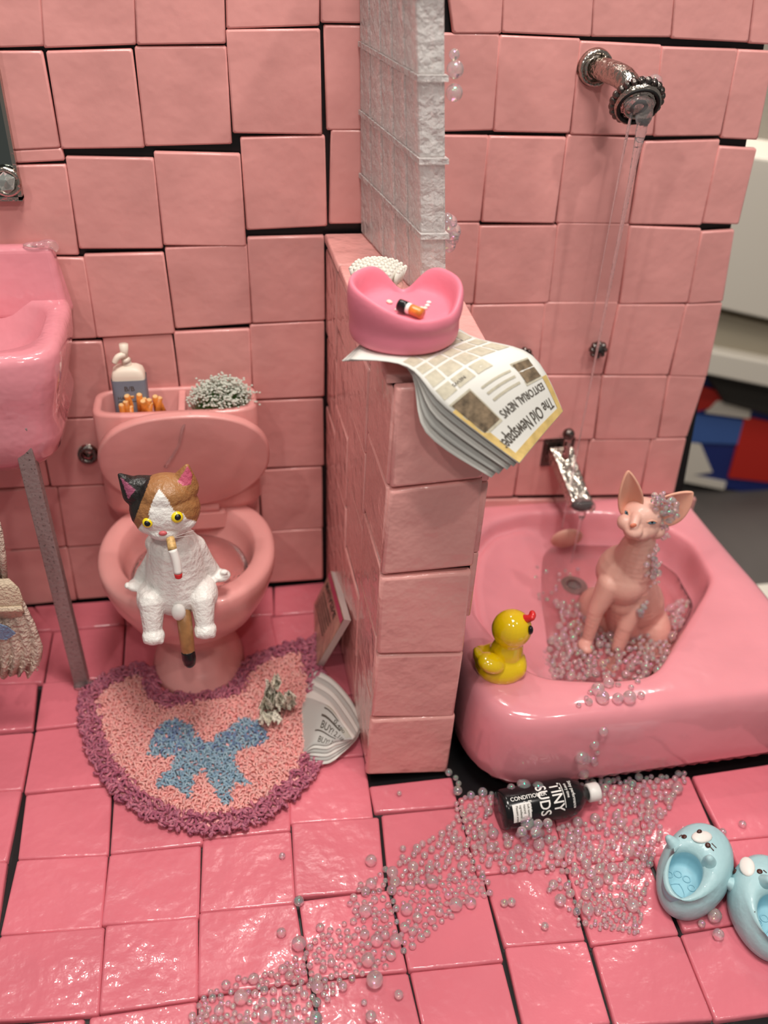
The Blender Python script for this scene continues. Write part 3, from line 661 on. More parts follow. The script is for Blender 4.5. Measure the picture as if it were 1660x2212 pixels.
# ------------------------------------------------------------------ hairless cat in the tub
sy = -.50
sx_ = thing('cat_figurine', (.96, -.45, .11), 'pale hairless cat figurine sitting upright in the pink bathtub', 'figurine')
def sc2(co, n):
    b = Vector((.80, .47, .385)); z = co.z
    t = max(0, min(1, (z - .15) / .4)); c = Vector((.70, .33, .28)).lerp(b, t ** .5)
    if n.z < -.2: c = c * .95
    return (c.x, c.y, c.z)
K = mpp(P(1388, 1122, sy))
sp = [('e', P(1388, 1112, sy), (.052, .048, .044)), ('e', P(1384, 1135, sy - .012), (.047, .042, .034)), ('e', P(1369, 1146, sy - .045), (.022, .024, .017)), ('e', P(1382, 1152, sy - .04), (.024, .02, .016)), ('e', P(1362, 1150, sy - .035), (.016, .018, .014)),
      ('c', P(1374, 1118, sy - .030), P(1370, 1136, sy - .050), .014, .011), ('e', P(1415, 1142, sy - .01), (.026, .03, .024)), ('e', P(1349, 1128, sy - .02), (.017, .02, .02)),
      ('e', P(1406, 1108, sy - .022), (.018, .016, .007)),
      ('c', P(1386, 1160, sy), P(1366, 1225, sy + .02), .036, .062), ('c', P(1350, 1235, sy + .03), P(1366, 1300, sy + .05), .074, .078),
      ('e', P(1350, 1262, sy + .0), (.055, .05, .06)),
      ('c', P(1372, 1300, sy + .06), P(1378, 1365, sy + .07), .078, .08), ('e', P(1402, 1355, sy + .04), (.055, .08, .075)), ('e', P(1292, 1325, sy + .10), (.055, .08, .07)),
      ('c', P(1318, 1262, sy + .0), P(1288, 1320, sy - .01), .034, .022), ('c', P(1288, 1320, sy - .01), P(1268, 1388, sy - .02), .022, .016), ('e', P(1265, 1396, sy - .035), (.02, .028, .014)),
      ('c', P(1372, 1285, sy), P(1352, 1352, sy - .03), .037, .024), ('c', P(1352, 1352, sy - .03), P(1325, 1428, sy - .05), .023, .017), ('e', P(1318, 1440, sy - .07), (.021, .028, .014)),
      ('e', P(1258, 1362, sy + .06), (.03, .035, .014)), ('e', P(1400, 1398, sy - .02), (.05, .05, .02)),
      ('c', P(1345, 1300, sy + .0), P(1350, 1365, sy + .03), .04, .05)]
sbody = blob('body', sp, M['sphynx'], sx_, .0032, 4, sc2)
def ear(base, tip, left, right, concav, parent, col):
    """large cupped ear: a leaf-shaped dish with thickness"""
    base, tip, left, right = map(Vector, (base, tip, left, right)); v, f = [], []; nu, nv = 13, 13
    for j in range(nv):
        t = j / (nv - 1); wdt = (math.sin(PI * (t * .80 + .20)) ** .72) if t < 1 else 0.02
        cen = base.lerp(tip, t); hw = (right - left) / 2
        off = (left + right) / 2 - base.lerp(tip, .4)
        for i in range(nu):
            s = 2 * i / (nu - 1) - 1; v.append(cen + off * math.sin(PI * min(t, 1)) * .9 + hw * s * wdt + concav * (1 - s * s) * wdt * (.25 + .75 * (1 - t)))
    for j in range(nv - 1):
        for i in range(nu - 1): a = j * nu + i; f.append((a, a + 1, a + nu + 1, a + nu))
    o = pyo('ear', v, f, col, parent, True); return finish(o, solid=.0065, sub=1)
em = mat('ear_skin', (.76, .40, .29), .45, vary=.06, sss=.2)
ear(P(1362, 1112, sy - .005), P(1358, 1016, sy - .0), P(1337, 1085, sy - .01), P(1392, 1082, sy - .015), Vector((.004, .035, .0)), sx_, em)
ear(P(1416, 1124, sy - .0), P(1499, 1063, sy - .005), P(1420, 1082, sy - .01), P(1470, 1128, sy - .015), Vector((-.006, .035, .0)), sx_, em)
for px, py, a, w1_ in ((1356, 1109, .5, .0095), (1409, 1128, -.05, .012)):
    p, nn = hit(sbody, px, py); nn = (nn + (camv - p).normalized()).normalized(); q_ = nn.to_track_quat('Z', 'Y'); rt = (q_ @ Euler((0, 0, -a)).to_quaternion()).to_euler()
    bm = bmesh.new(); ball(bm, p, (w1_, .0055, .003), rt); o = bmo('eye', bm, M['teal'], sx_, True)
    bm = bmesh.new(); ball(bm, p + nn * .0022, (.0032, .0034, .0015), rt); bmo('pupil', bm, M['black'], o, True)
    up2 = q_ @ Vector((0, 1, 0)); rg2 = rt.to_matrix() @ Vector((1, 0, 0))
    tube('eyelid', [p - rg2 * w1_ * 1.05 + nn * .001, p + up2 * .0048 + nn * .003, p + rg2 * w1_ * 1.05 + nn * .001], .0022, em, sx_, n=6)
p, nn = hit(sbody, 1369, 1135); bm = bmesh.new(); ball(bm, p, (.0085, .004, .006)); bmo('nose', bm, mat('orange_nose', (.72, .22, .13), .4), sx_, True)
# ------------------------------------------------------------------ rubber duck
dk = at_z(1080, 1472, TZ); DY = dk.y + .045
du = thing('rubber_duck', (dk.x, DY, TZ), 'glossy yellow rubber duck on the front left rim of the bathtub', 'duck')
kd = mpp((dk.x, DY, TZ + .05))
blob('body', [('e', P(1082, 1432, DY), (.064, .062, .044)), ('e', P(1080, 1450, DY), (.062, .058, .028)), ('e', P(1048, 1420, DY + .02), (.033, .035, .024), Euler((0, .6, 0))), ('e', P(1112, 1428, DY - .005), (.028, .05, .034)),
              ('e', P(1106, 1358, DY), (.048, .046, .048)), ('c', P(1102, 1385, DY), P(1095, 1405, DY), .033, .04)], M['duck'], du, .003, 6)
blob('wing', [('e', P(1062, 1432, DY - .035), (.036, .03, .021), Euler((0, .35, 0))), ('e', P(1034, 1412, DY - .01), (.015, .02, .010), Euler((0, .8, 0)))], M['duck'], du, .003, 4)
blob('beak', [('c', P(1132, 1338, DY - .005), P(1150, 1335, DY - .02), .012, .007), ('e', P(1151, 1328, DY - .01), (.008, .012, .010))], M['red'], du, .002, 2)
bm = bmesh.new(); pe = P(1146, 1361, DY - .028); ball(bm, pe, (.007, .009, .012)); bmo('eye', bm, M['black'], du, True)
# ------------------------------------------------------------------ slippers
def slipper(heel_px, toe_px, width, label, f, dv=0.):
    h = at_z(*heel_px, .0); t = at_z(*toe_px, .0); ax = (t - h); L_ = ax.length; ax.normalize(); c = (h + t) / 2
    sd_ = Vector((ax.y, -ax.x, 0)); s = thing('slipper', c, label, 'slipper', 'pair of blue animal slippers'); n = 48
    def mp(u, v, z): return c + ax * u + sd_ * v + Vector((0, 0, z))     # u towards toe
    A, B = L_ / 2, width / 2; oc_ = -L_ * .235
    def ring(ru, rv, z, du_=0., zt_=0.):
        return [mp(ru * math.cos(2 * PI * i / n) + du_, (dv if du_ == oc_ else 0) + rv * math.sin(2 * PI * i / n) * (1 + .08 * math.cos(2 * PI * i / n)), z + zt_ * math.cos(2 * PI * i / n)) for i in range(n)]
    body = [ring(A * .86, B * .84, .002), ring(A * .97, B * .95, .012), ring(A, B, .034, 0, .004), ring(A * .985, B * .985, .056, 0, .010), ring(A * .92, B * .92, .076, -.002, .016), ring(A * .80, B * .80, .090, -L_ * .03, .020),
            ring(A * .62, B * .64, .096, oc_ * .75, .018), ring(A * .50, B * .53, .088, oc_, .014), ring(A * .48, B * .50, .080, oc_, .012), ring(A * .48, B * .50, .068, oc_, .008), ring(A * .48, B * .50, .052, oc_, .002), ring(A * .42, B * .45, .047, oc_, .0)]
    o = loft('shell', body, [M['slipper'], M['slipper_in']], s)
    for p in o.data.polygons:
        if 8 * n <= p.index < 11 * n or p.index == 11 * n + 1: p.material_index = 1
    zf = .0482
    for (u, v, a_) in ((.006, -.026, .0075), (.018, -.011, .0078), (.018, .009, .0078), (.004, .025, .0075)):
        torus('toe_print', mp(oc_ + .004 + u, v + dv, zf), (0, 0, 1), a_, .0013, M['slipper_in'], s, 20, 6)
    pad = [(-.005, 0), (-.011, .009), (-.022, .018), (-.032, .019), (-.036, .011), (-.034, 0), (-.036, -.011), (-.032, -.019), (-.022, -.018), (-.011, -.009), (-.005, 0)]
    tube('pad_print', [mp(oc_ + .006 + u, v + dv, zf) for u, v in pad], .0013, M['slipper_in'], s, n=6)
    def on_(px, py, r_, mk, name, lift=.0):
        p, nn = hit(o, px, py); bm = bmesh.new(); r3 = r_ if isinstance(r_, tuple) else (r_, r_, r_ * .5); mt_ = nn.to_track_quat('Z', 'Y').to_euler()
        ball(bm, p + nn * lift, r3, mt_); return bmo(name, bm, mk, s, True)
    on_(*f[0], (.024, .016, .007), M['slipper_white'], 'muzzle'); on_(*f[1], (.0065, .005, .005), M['brown'], 'nose', .006)
    for e in f[2]: on_(*e, (.006, .006, .003), M['brown'], 'eye', .001)
    for e in f[3]:
        p, nn = hit(o, *e); blob('ear', [('c', p - nn * .008, p + nn * .012 + Vector((0, 0, .004)), .017, .009)], M['slipper'], s, .0028, 3)
    for (a, b) in f[4]:
        p, nn = hit(o, *a); q, n2 = hit(o, *b); tube('whisker', [p + nn * .0008, q + n2 * .0008], .0011, M['brown'], s, n=5)
slipper((1450, 1990), (1527, 1832), .150, 'light blue animal slipper with paw print sole, nearer the beads',
        ((1517, 1808), (1511, 1801), ((1479, 1808), (1530, 1826)), ((1454, 1822), (1533, 1862)), (((1538, 1822), (1548, 1832)), ((1534, 1828), (1543, 1838)), ((1468, 1808), (1474, 1804)))), -.015)
slipper((1668, 2090), (1622, 1890), .150, 'light blue animal slipper cut by the right edge of the floor',
        ((1615, 1872), (1611, 1864), ((1589, 1883), (1642, 1883)), ((1580, 1910), (1655, 1905)), (((1566, 1876), (1578, 1870)), ((1568, 1882), (1580, 1877)), ((1650, 1880), (1657, 1886)))))
# ------------------------------------------------------------------ rug
rugpx = [(183,1500),(205,1478),(250,1455),(300,1440),(330,1445),(342,1470),(345,1495),(368,1507),(420,1498),(480,1488),(500,1482),(512,1455),(530,1432),(570,1412),(620,1398),(660,1385),(690,1378),(684,1410),(684,1440),(696,1480),(700,1540),(700,1590),(685,1650),(655,1695),(600,1745),(530,1780),(450,1795),(380,1782),(310,1755),(260,1715),(220,1665),(195,1610),(182,1555)]
RT = .015
rug = thing('bath_rug', at_z(440, 1600, 0), 'half-round pink looped bath rug with a blue bow before the toilet', 'rug')
rw = [at_z(x, y, RT * .6) for x, y in rugpx]
rv = [Vector((p.x, p.y, .002)) for p in rw] + [Vector((p.x, p.y, RT * .55)) for p in rw]; n = len(rw)
pyo('backing', rv, [tuple(range(n))[::-1], tuple(range(n, 2 * n))] + [(i, (i + 1) % n, n + (i + 1) % n, n + i) for i in range(n)], M['rugbase'], rug)
bows = S(150, 1350, 2.441, [(415,680),(430,600),(480,520),(560,488),(640,520),(690,600),(735,620),(720,690),(600,690),(480,692)], [(720,640),(770,590),(850,535),(930,480),(1000,512),(1052,580),(1035,622),(900,652),(850,672),(800,700)],
         [(600,660),(860,630),(880,720),(640,740)], [(570,690),(440,860),(540,842),(630,918),(665,800),(720,740),(680,680)], [(690,700),(745,830),(790,900),(822,968),(850,900),(872,830),(968,832),(900,762),(862,660)])
rw2 = [(p.x, p.y) for p in rw]
lo = [min(p[0] for p in rw2), min(p[1] for p in rw2)]; hi = [max(p[0] for p in rw2), max(p[1] for p in rw2)]
bins = {'border_pile': ([], [], []), 'pink_pile': ([], [], []), 'bow_pile': ([], [], [])}
step = .0072; ns, nr = 7, 4
y = lo[1]
while y < hi[1] + .01:
    x = lo[0]
    while x < hi[0] + .01:
        X = x + random.uniform(-.003, .003); Y = y + random.uniform(-.003, .003); x += step
        ins = inpoly(X, Y, rw2); dd = pdist(X, Y, rw2)
        if not ins and dd > .006: continue
        u, v_ = project((X, Y, RT)); kind = 'pink_pile'; big = 1.
        if dd < .036 or not ins: kind = 'border_pile'; big = 1.3
        elif any(inpoly(u, v_, b) for b in bows): kind = 'bow_pile'; big = 1.
        if kind == 'border_pile' and random.random() < .15: continue
        V_, F_, Cc = bins[kind]
        if kind == 'pink_pile': col = Vector((1., .48, .43)).lerp(Vector((1., .38, .36)), random.random())
        elif kind == 'border_pile': col = Vector((.36, .085, .15)).lerp(Vector((.62, .20, .27)), random.random())
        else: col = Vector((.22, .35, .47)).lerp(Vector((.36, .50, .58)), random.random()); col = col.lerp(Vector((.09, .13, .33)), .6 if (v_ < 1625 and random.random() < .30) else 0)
        th = random.uniform(0, PI); dr = Vector((math.cos(th), math.sin(th), 0)); lean = Vector((random.gauss(0, .35), random.gauss(0, .35), 1)).normalized()
        hh = RT * random.uniform(.62, 1.05) * (1.25 if big > 1 else 1); ww = .0062 * big * random.uniform(.8, 1.2); rr_ = .0031 * big; c = Vector((X, Y, .004)); b = len(V_)
        if big > 1 and dd < .02:
            nx_ = min(range(n), key=lambda i: (rw[i].x - X) ** 2 + (rw[i].y - Y) ** 2); od = Vector((X - (lo[0] + hi[0]) / 2, Y - (lo[1] + hi[1]) / 2 - .06, 0)).normalized(); lean = (lean + od * .7).normalized()
        side = dr.cross(lean).normalized()
        for i in range(ns):
            a = PI * i / (ns - 1); pc = c + dr * (ww * math.cos(a)) + lean * (hh * math.sin(a) ** .6 if 0 < i < ns - 1 else 0) + side * (.002 * math.sin(2 * a))
            tn = (dr * (-ww * math.sin(a)) + lean * (hh * math.cos(a))).normalized(); nn = side; bb = tn.cross(nn)
            for j in range(nr):
                t_ = 2 * PI * j / nr + i * .8; V_.append(pc + (nn * math.cos(t_) + bb * math.sin(t_)) * rr_); Cc.extend((*col, 1))
        for i in range(ns - 1):
            for j in range(nr): F_.append((b + i * nr + j, b + i * nr + (j + 1) % nr, b + (i + 1) * nr + (j + 1) % nr, b + (i + 1) * nr + j))
    y += step
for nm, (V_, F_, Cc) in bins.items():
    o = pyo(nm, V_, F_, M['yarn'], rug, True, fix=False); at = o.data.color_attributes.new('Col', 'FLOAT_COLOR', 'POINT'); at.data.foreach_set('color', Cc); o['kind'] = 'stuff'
    o['label'] = {'border_pile': 'dark raspberry looped border', 'pink_pile': 'salmon pink loops', 'bow_pile': 'blue bow made of yarn loops'}[nm]
# ------------------------------------------------------------------ sheets of paper
def sheet(name, grid, material, parent, thick=.0012, n=6):
    """smooth sheet through a grid of control points; returns mapping(u, v)"""
    rows = [[Vector(p) for p in r_] for r_ in grid]
    def crv(P_, t):
        m_ = len(P_) - 1; x = min(max(t, 0), .99999) * m_; i = int(x); f_ = x - i
        p0 = P_[max(i - 1, 0)]; p1 = P_[i]; p2 = P_[i + 1]; p3 = P_[min(i + 2, m_)]
        return .5 * ((2 * p1) + (p2 - p0) * f_ + (2 * p0 - 5 * p1 + 4 * p2 - p3) * f_ * f_ + (3 * p1 - p0 - 3 * p2 + p3) * f_ ** 3)
    def mp0(u, v): return crv([crv(r_, u) for r_ in rows], v)
    nu, nv = n * (len(rows[0]) - 1), n * (len(rows) - 1); V_, F_ = [], []
    for j in range(nv + 1):
        for i in range(nu + 1): V_.append(mp0(i / nu, j / nv))
    for j in range(nv):
        for i in range(nu): a = j * (nu + 1) + i; F_.append((a, a + 1, a + nu + 2, a + nu + 1))
    o = pyo(name, V_, F_, material, parent, True); finish(o, solid=thick)
    def mp_(u, v):
        p = mp0(u, v); a = mp0(u + .01, v) - mp0(u - .01, v); b = mp0(u, v + .01) - mp0(u, v - .01); nn = a.cross(b).normalized()
        if nn.dot(camv - p) < 0: nn = -nn
        return p + nn * (thick / 2 + .0008)
    return mp_
# newspaper draped on the half wall
npz = TOPZ + .020
nw = thing('newspaper', (.36, -.68, npz), 'old newspaper with yellow border under the pink ashtray', 'newspaper')
def fold(dz, dpx, dy=0.):
    # u: across the page (left..right edge), v: from the wall top to hanging end
    return [[at_z(757 - dpx * .3, 776 + dz * 300, npz - dz), at_z(830, 700, npz - dz), at_z(900, 650, npz - dz)],
         [at_z(880, 792 + dz * 250, npz - dz), at_z(950, 752, npz - dz), at_z(1015, 724, npz - dz)],
         [at_y(962 - dpx * .7, 880 + dpx * .9, -.825 + dz), at_y(1058 - dpx * .4, 806 + dpx * .7, -.785 + dz), at_y(1150 - dpx * .3, 768 + dpx * .3, -.72 + dz)],
         [at_y(1122 - dpx, 1002 + dpx * .5, -.86 + dz), at_y(1168 - dpx, 945 + dpx * .6, -.81 + dz), at_y(1217 - dpx, 888 + dpx, -.75 + dz)]]
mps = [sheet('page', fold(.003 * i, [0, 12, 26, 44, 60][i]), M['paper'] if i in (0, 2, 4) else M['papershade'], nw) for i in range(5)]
mp1 = mps[0]
# the page top (masthead) is at the hanging end; text is written towards lower left
def pg(x, y): return mp1(1 - x, 1 - y)     # page coordinates: x left-to-right, y downward from the masthead
def flip(x, y): return pg(x, -y)
gold = []
tan = []
for cx in range(5):
    for ry, (a, b) in enumerate([(.36, .43), (.45, .54), (.56, .62), (.64, .71)]):
        if cx in (0, 1) and ry < 1: continue
        tan.append(('rect', .06 + cx * .18, -a, .06 + cx * .18 + .155, -b))
for i in range(3): tan.append(('rect', .34, -(.235 + i * .03), .64, -(.245 + i * .03)))
printed('border_print', [('rect', .02, -.005, .98, -.055), ('rect', .88, -.04, .985, -.30), ('rect', .02, -.04, .10, -.22)], flip, M['gold'], nw)
printed('column_print', tan, flip, M['tan'], nw)
for r_ in [('rect', .11, -.225, .29, -.32), ('rect', .72, -.18, .93, -.32)]:
    printed('picture_border', [('rect', r_[1] - .012, r_[2] + .01, r_[3] + .012, r_[4] - .01)], flip, M['tan'], nw); printed('picture_print', [r_], lambda x, y: flip(x, y) + Vector((0, -.0004, .0006)), M['brownphoto'], nw)
def rect_frame(a, b, c, d): return []
# text in the (x, y) page frame; scale y because the page is longer than wide
def ftx(x, y): return flip(x, y)
for t_ in [('text', 'The Old Newspaper', .13, -.128, .078, 0, 1.2), ('text', 'EDITORIAL NEWS', .14, -.20, .045, 0, 1.5), ('text', 'NEWS', .66, -.40, .028, 0, 1.6), ('text', 'MAGAZINE', .10, -.66, .03, 0, 1.6)]: printed('headline_print', [t_], ftx, M['ink'], nw)
# bundle of folded newspaper beside the rug
fb = thing('newspaper', at_z(735, 1560, 0), 'folded newspaper bundle on the floor between rug and half wall', 'newspaper')
def fbg(s, lift):
    z0 = .012 + lift
    return [[at_z(660, 1440 + s * 4, .004 + lift * .2), at_z(648, 1540, .004 + lift * .2), at_z(655, 1630, .004 + lift * .2)],
            [at_z(712, 1462 + s * 5, z0 + .016), at_z(700, 1530, z0 + .02), at_z(676, 1648 - s * 3, z0)],
            [at_z(756 - s, 1508 + s * 5, z0 + .022), at_z(735, 1565, z0 + .028), at_z(706, 1650 - s * 3, z0 + .002)],
            [at_z(783 - s * 1.5, 1560 + s * 3, z0 + .014), at_z(770 - s, 1598, z0 + .014), at_z(724, 1642 - s * 3, z0 + .002)]]
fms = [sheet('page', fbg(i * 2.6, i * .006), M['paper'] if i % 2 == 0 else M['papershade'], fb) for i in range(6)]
def fm(u, v): return fms[-1](u, v)
def ff_(x, y): return fm(1 - y, x)
printed('market_print', [('text', 'BUY! 2.118', .42, .06, .13, .0, .95), ('text', 'BUY! 2.118', .38, .24, .13, 0, .95), ('text', '0.480', .56, .40, .12, 0, .95), ('rect', .30, .20, .78, .215), ('rect', .34, .37, .74, .40), ('rect', .34, .50, .62, .54)], lambda x, y: fm(1 - y, x), M['ink'], fb)
printed('column_print', [('rect', .74, .40 + i * .05, .93, .42 + i * .05) for i in range(9)] + [('rect', .34, .60 + i * .07, .60, .63 + i * .07) for i in range(4)], lambda x, y: fm(1 - y, x), M['tan'], fb)
# magazine leaning on the half wall
mg0, mg1, mg2, mg3 = at_y(716, 1232, -.06), at_y(752, 1338, -.20), at_z(690, 1436, .012), at_z(655, 1362, .012)
mg = thing('magazine', (.2, -.25, 0), 'thick magazine with magenta band leaning against the half wall', 'magazine')
mg0 = at_x(716, 1234, .238); mg1 = at_x(744, 1338, .234); mg2 = at_z(684, 1440, .006); mg3 = mg0 + mg2 - mg1
nmg = (mg1 - mg0).cross(mg2 - mg1).normalized(); nmg = nmg if nmg.x < 0 else -nmg
hexa('pages', [mg3, mg2, mg1, mg0, mg3 - nmg * .018, mg2 - nmg * .018, mg1 - nmg * .018, mg0 - nmg * .018], M['offwhite'], mg, bevel=.001)
def mmg(u, v): a = mg0.lerp(mg1, u); b = mg3.lerp(mg2, u); return a.lerp(b, v) + nmg * .002
hexa('cover', [mmg(0, 1), mmg(1, 1), mmg(1, 0), mmg(0, 0), mmg(0, 1) - nmg * .0018, mmg(1, 1) - nmg * .0018, mmg(1, 0) - nmg * .0018, mmg(0, 0) - nmg * .0018], M['cover'], mg)
mm2 = lambda u, v: mmg(u, v) + nmg * .0012
printed('magenta_band', [('rect', 0, 0, 1, .09)], mm2, M['magenta'], mg)
printed('cover_print', [('text', 'MAGAZINE', .08, .14, .14, 0, 1.0)] + [('rect', .1, .32 + i * .07, .75, .345 + i * .07) for i in range(5)], mm2, M['ink'], mg)
# crumpled paper on the rug
cp = at_z(600, 1530, .03)
crm = thing('crumpled_paper', (cp.x, cp.y, .02), 'crumpled scrap of printed newspaper lying on the rug', 'paper')
def crumple(name, base, ext, seed):
    rs = random.Random(seed); nu, nv = 7, 7; V_, F_ = [], []
    for j in range(nv):
        for i in range(nu):
            u = i / (nu - 1) - .5; v = j / (nv - 1) - .5
            V_.append(Vector(base) + ext[0] * u + ext[1] * v + Vector((rs.uniform(-1, 1) * .008, rs.uniform(-1, 1) * .012 + (.012 if i % 2 else -.012), abs(rs.gauss(0, .007)))))
    for j in range(nv - 1):
        for i in range(nu - 1): a = j * nu + i; F_.append((a, a + 1, a + nu + 1) if (i + j) % 2 else (a, a + 1, a + nu)); F_.append((a, a + nu + 1, a + nu) if (i + j) % 2 else (a + 1, a + nu + 1, a + nu))
    o = pyo(name, V_, F_, newsm, crm); finish(o, solid=.0015); return o
newsm = bpy.data.materials.new('crumpled_print'); newsm.use_nodes = True
N_ = newsm.node_tree.nodes; L_ = newsm.node_tree.links; g_ = N_.new('ShaderNodeTexCoord'); w1 = N_.new('ShaderNodeTexWave'); w1.inputs['Scale'].default_value = 34; w1.inputs['Distortion'].default_value = 9; w1.inputs['Detail Scale'].default_value = 6; w1.bands_direction = 'DIAGONAL'
L_.new(g_.outputs['Object'], w1.inputs['Vector']); cr_ = N_.new('ShaderNodeValToRGB'); cr_.color_ramp.elements[0].color = (.10, .08, .045, 1); cr_.color_ramp.elements[1].color = (.78, .74, .62, 1); cr_.color_ramp.elements[0].position = .05; cr_.color_ramp.elements[1].position = .24
L_.new(w1.outputs['Fac'], cr_.inputs[0]); L_.new(cr_.outputs[0], N_['Principled BSDF'].inputs['Base Color']); N_['Principled BSDF'].inputs['Roughness'].default_value = .7
base = Vector((cp.x, cp.y, .045))
crumple('scrap', base + Vector((0, 0, .0)), (Vector((.085, 0, .03)), Vector((0, -.03, .07))), 3)
crumple('scrap', base + Vector((-.012, .01, .028)), (Vector((.03, 0, .01)), Vector((.006, .01, .085))), 5)
crumple('scrap', base + Vector((-.02, -.03, -.014)), (Vector((.05, 0, .01)), Vector((0, -.045, .02))), 9)
crumple('scrap', base + Vector((.022, -.01, .014)), (Vector((.045, .01, -.012)), Vector((0, -.012, .05))), 12)
# ------------------------------------------------------------------ ashtray with cigarette end
AC = at_z(888, 752, npz + .004); AC = Vector((at_z(888, 770, npz).x, -.660, npz + .002))
at_ = thing('ashtray', AC, 'pink clay ashtray with pinched rim on the half wall', 'ashtray')
AR = .104
def arim(a):   # a: 0 = +x, -pi/2 = towards camera
    g = lambda m_, s_, d: d * math.exp(-((math.atan2(math.sin(a - m_), math.cos(a - m_))) / s_) ** 2)
    return -g(PI * .46, .36, .052) - g(-PI * .42, .95, .040) - g(-PI * .22, .3, .012)
def ar(rs, z, useh=0., inn=0.):
    out = []
    for i in range(64):
        a = 2 * PI * i / 64; pin = 1 - inn * .0 - .05 * math.exp(-((math.atan2(math.sin(a - PI * .46), math.cos(a - PI * .46))) / .25) ** 2) * useh
        out.append(Vector((AC.x + AR * rs * pin * math.cos(a), AC.y + AR * .90 * rs * pin * math.sin(a), AC.z + z + arim(a) * useh)))
    return out
loft('dish', [ar(.86, 0), ar(.95, .006), ar(.985, .024), ar(.955, .040), ar(1.0, .058, .3), ar(1.02, .085, .75), ar(1.0, .106, 1), ar(.955, .112, 1), ar(.89, .108, 1), ar(.84, .092, .9), ar(.80, .074, .4), ar(.74, .062), ar(.4, .060)], M['ash'], at_, sub=1)
cb = Vector((AC.x - .018, AC.y + .005, AC.z + .063))
cg = thing('cigarette_butt', cb, 'burnt cigarette end with black tip in the pink ashtray', 'cigarette')
q0, q1, q2, q3 = at_z(862, 658, AC.z + .075), at_z(880, 665, AC.z + .073), at_z(889, 668, AC.z + .073), at_z(912, 678, AC.z + .072)
sh = Vector((0, 0, 0))
tube('burnt_tip', [q0, q1], [.0105, .011], M['black'], cg, n=14); tube('paper_tube', [q1, q2], [.0098, .0095], M['cigwhite'], cg, n=14); tube('filter', [q2, q3], [.0095, .0095], M['orange'], cg, n=14)
for i in range(8):
    p = Vector((AC.x + random.uniform(-.03, .05), AC.y + random.uniform(-.02, .03), AC.z + .063)); bm = bmesh.new(); ball(bm, p, (.005, .004, .003), None, 8, 6); bmo('ash_crumb', bm, random.choice([M['cream'], M['cigtan'], M['white']]), cg)
# scrub brush
BC = at_z(816, 622, TOPZ + .02)
br = thing('scrub_brush', (BC.x, BC.y, TOPZ), 'white bristled scrub brush with pink base behind the ashtray', 'brush')
loft('brush_base', [ering((BC.x, BC.y), .040, .036, TOPZ + .006, 32), ering((BC.x, BC.y), .050, .044, TOPZ + .014, 32), ering((BC.x, BC.y), .053, .047, TOPZ + .03, 32), ering((BC.x, BC.y), .047, .041, TOPZ + .036, 32)], mat('brush_pink', (.82, .42, .36), .3, coat=.4), br)
bm = bmesh.new()
for i in range(-4, 5):
    for j in range(-4, 5):
        x, y = i * .0112 + (j % 2) * .0056, j * .0098
        if (x / .047) ** 2 + (y / .041) ** 2 < 1:
            h = .045 - 6 * (x * x + y * y); p = Vector((BC.x + x, BC.y + y, TOPZ + .03)); t_ = p + Vector((x * .25, y * .2, h)); cone(bm, p, t_, .0048, .0048, 8); ball(bm, t_, .0048, None, 8, 6)
tag(bmo('bristles', bm, mat('bristle', (.72, .69, .62), .5), br, True), kind='stuff')
# ------------------------------------------------------------------ sink on the left
SX1 = -.372; SZ = .965
sk = thing('sink', (-.62, -.18, .6), 'glossy pink wall sink cut by the left edge of the picture', 'sink')
def sr(x1, y0, z, dx=0., e=6, y1=-.013, x0=-.92): return rr(x0, x1, y0, y1, z, e, 64)
loft('basin', [sr(-.47, -.30, .66), sr(-.43, -.345, .675), sr(-.40, -.37, .71), sr(-.385, -.378, .76), sr(-.392, -.375, .80), sr(-.378, -.382, .85), sr(-.365, -.386, .90), sr(-.362, -.385, .945), sr(-.368, -.379, .962), sr(-.380, -.366, SZ),
               rr(-.88, -.405, -.345, -.05, SZ, 4, 64), rr(-.875, -.412, -.335, -.058, SZ - .012, 4, 64), rr(-.86, -.44, -.30, -.075, .90, 3, 64), rr(-.82, -.50, -.26, -.10, .86, 2.5, 64), rr(-.75, -.58, -.2, -.15, .85, 2, 64)], M['sink'], sk)
hexa('backsplash', [(-.92, -.075, .92), (-.375, -.075, .92), (-.365, -.013, .92), (-.92, -.013, .92), (-.92, -.05, 1.085), (-.392, -.05, 1.085), (-.392, -.013, 1.085), (-.92, -.013, 1.085)], M['sink'], sk, bevel=.014, seg=4)
blob('water_drop', [('e', (-.40, -.04, 1.089), (.022, .014, .010)), ('e', (-.425, -.045, 1.089), (.03, .012, .006)), ('e', (-.384, -.04, 1.082), (.008, .012, .012))], M['gel'], sk, .003, 3)
lf = at_z(178, 1476, 0); lt = at_y(57, 985, lf.y + .0)
hexa('sink_leg', [lf + Vector((-.018, -.016, 0)), lf + Vector((.018, -.016, 0)), lf + Vector((.018, .016, 0)), lf + Vector((-.018, .016, 0)),
                  lt + Vector((-.018, -.016, .08)), lt + Vector((.018, -.016, .08)), lt + Vector((.018, .016, .08)), lt + Vector((-.018, .016, .08))], M['leg'], sk, bevel=.002)
for ddx in (-.004, .024):
    bm = bmesh.new(); ball(bm, lf + Vector((ddx, -.016, .008)), (.016, .014, .012)); bmo('leg_foot', bm, M['gel'], sk, True)
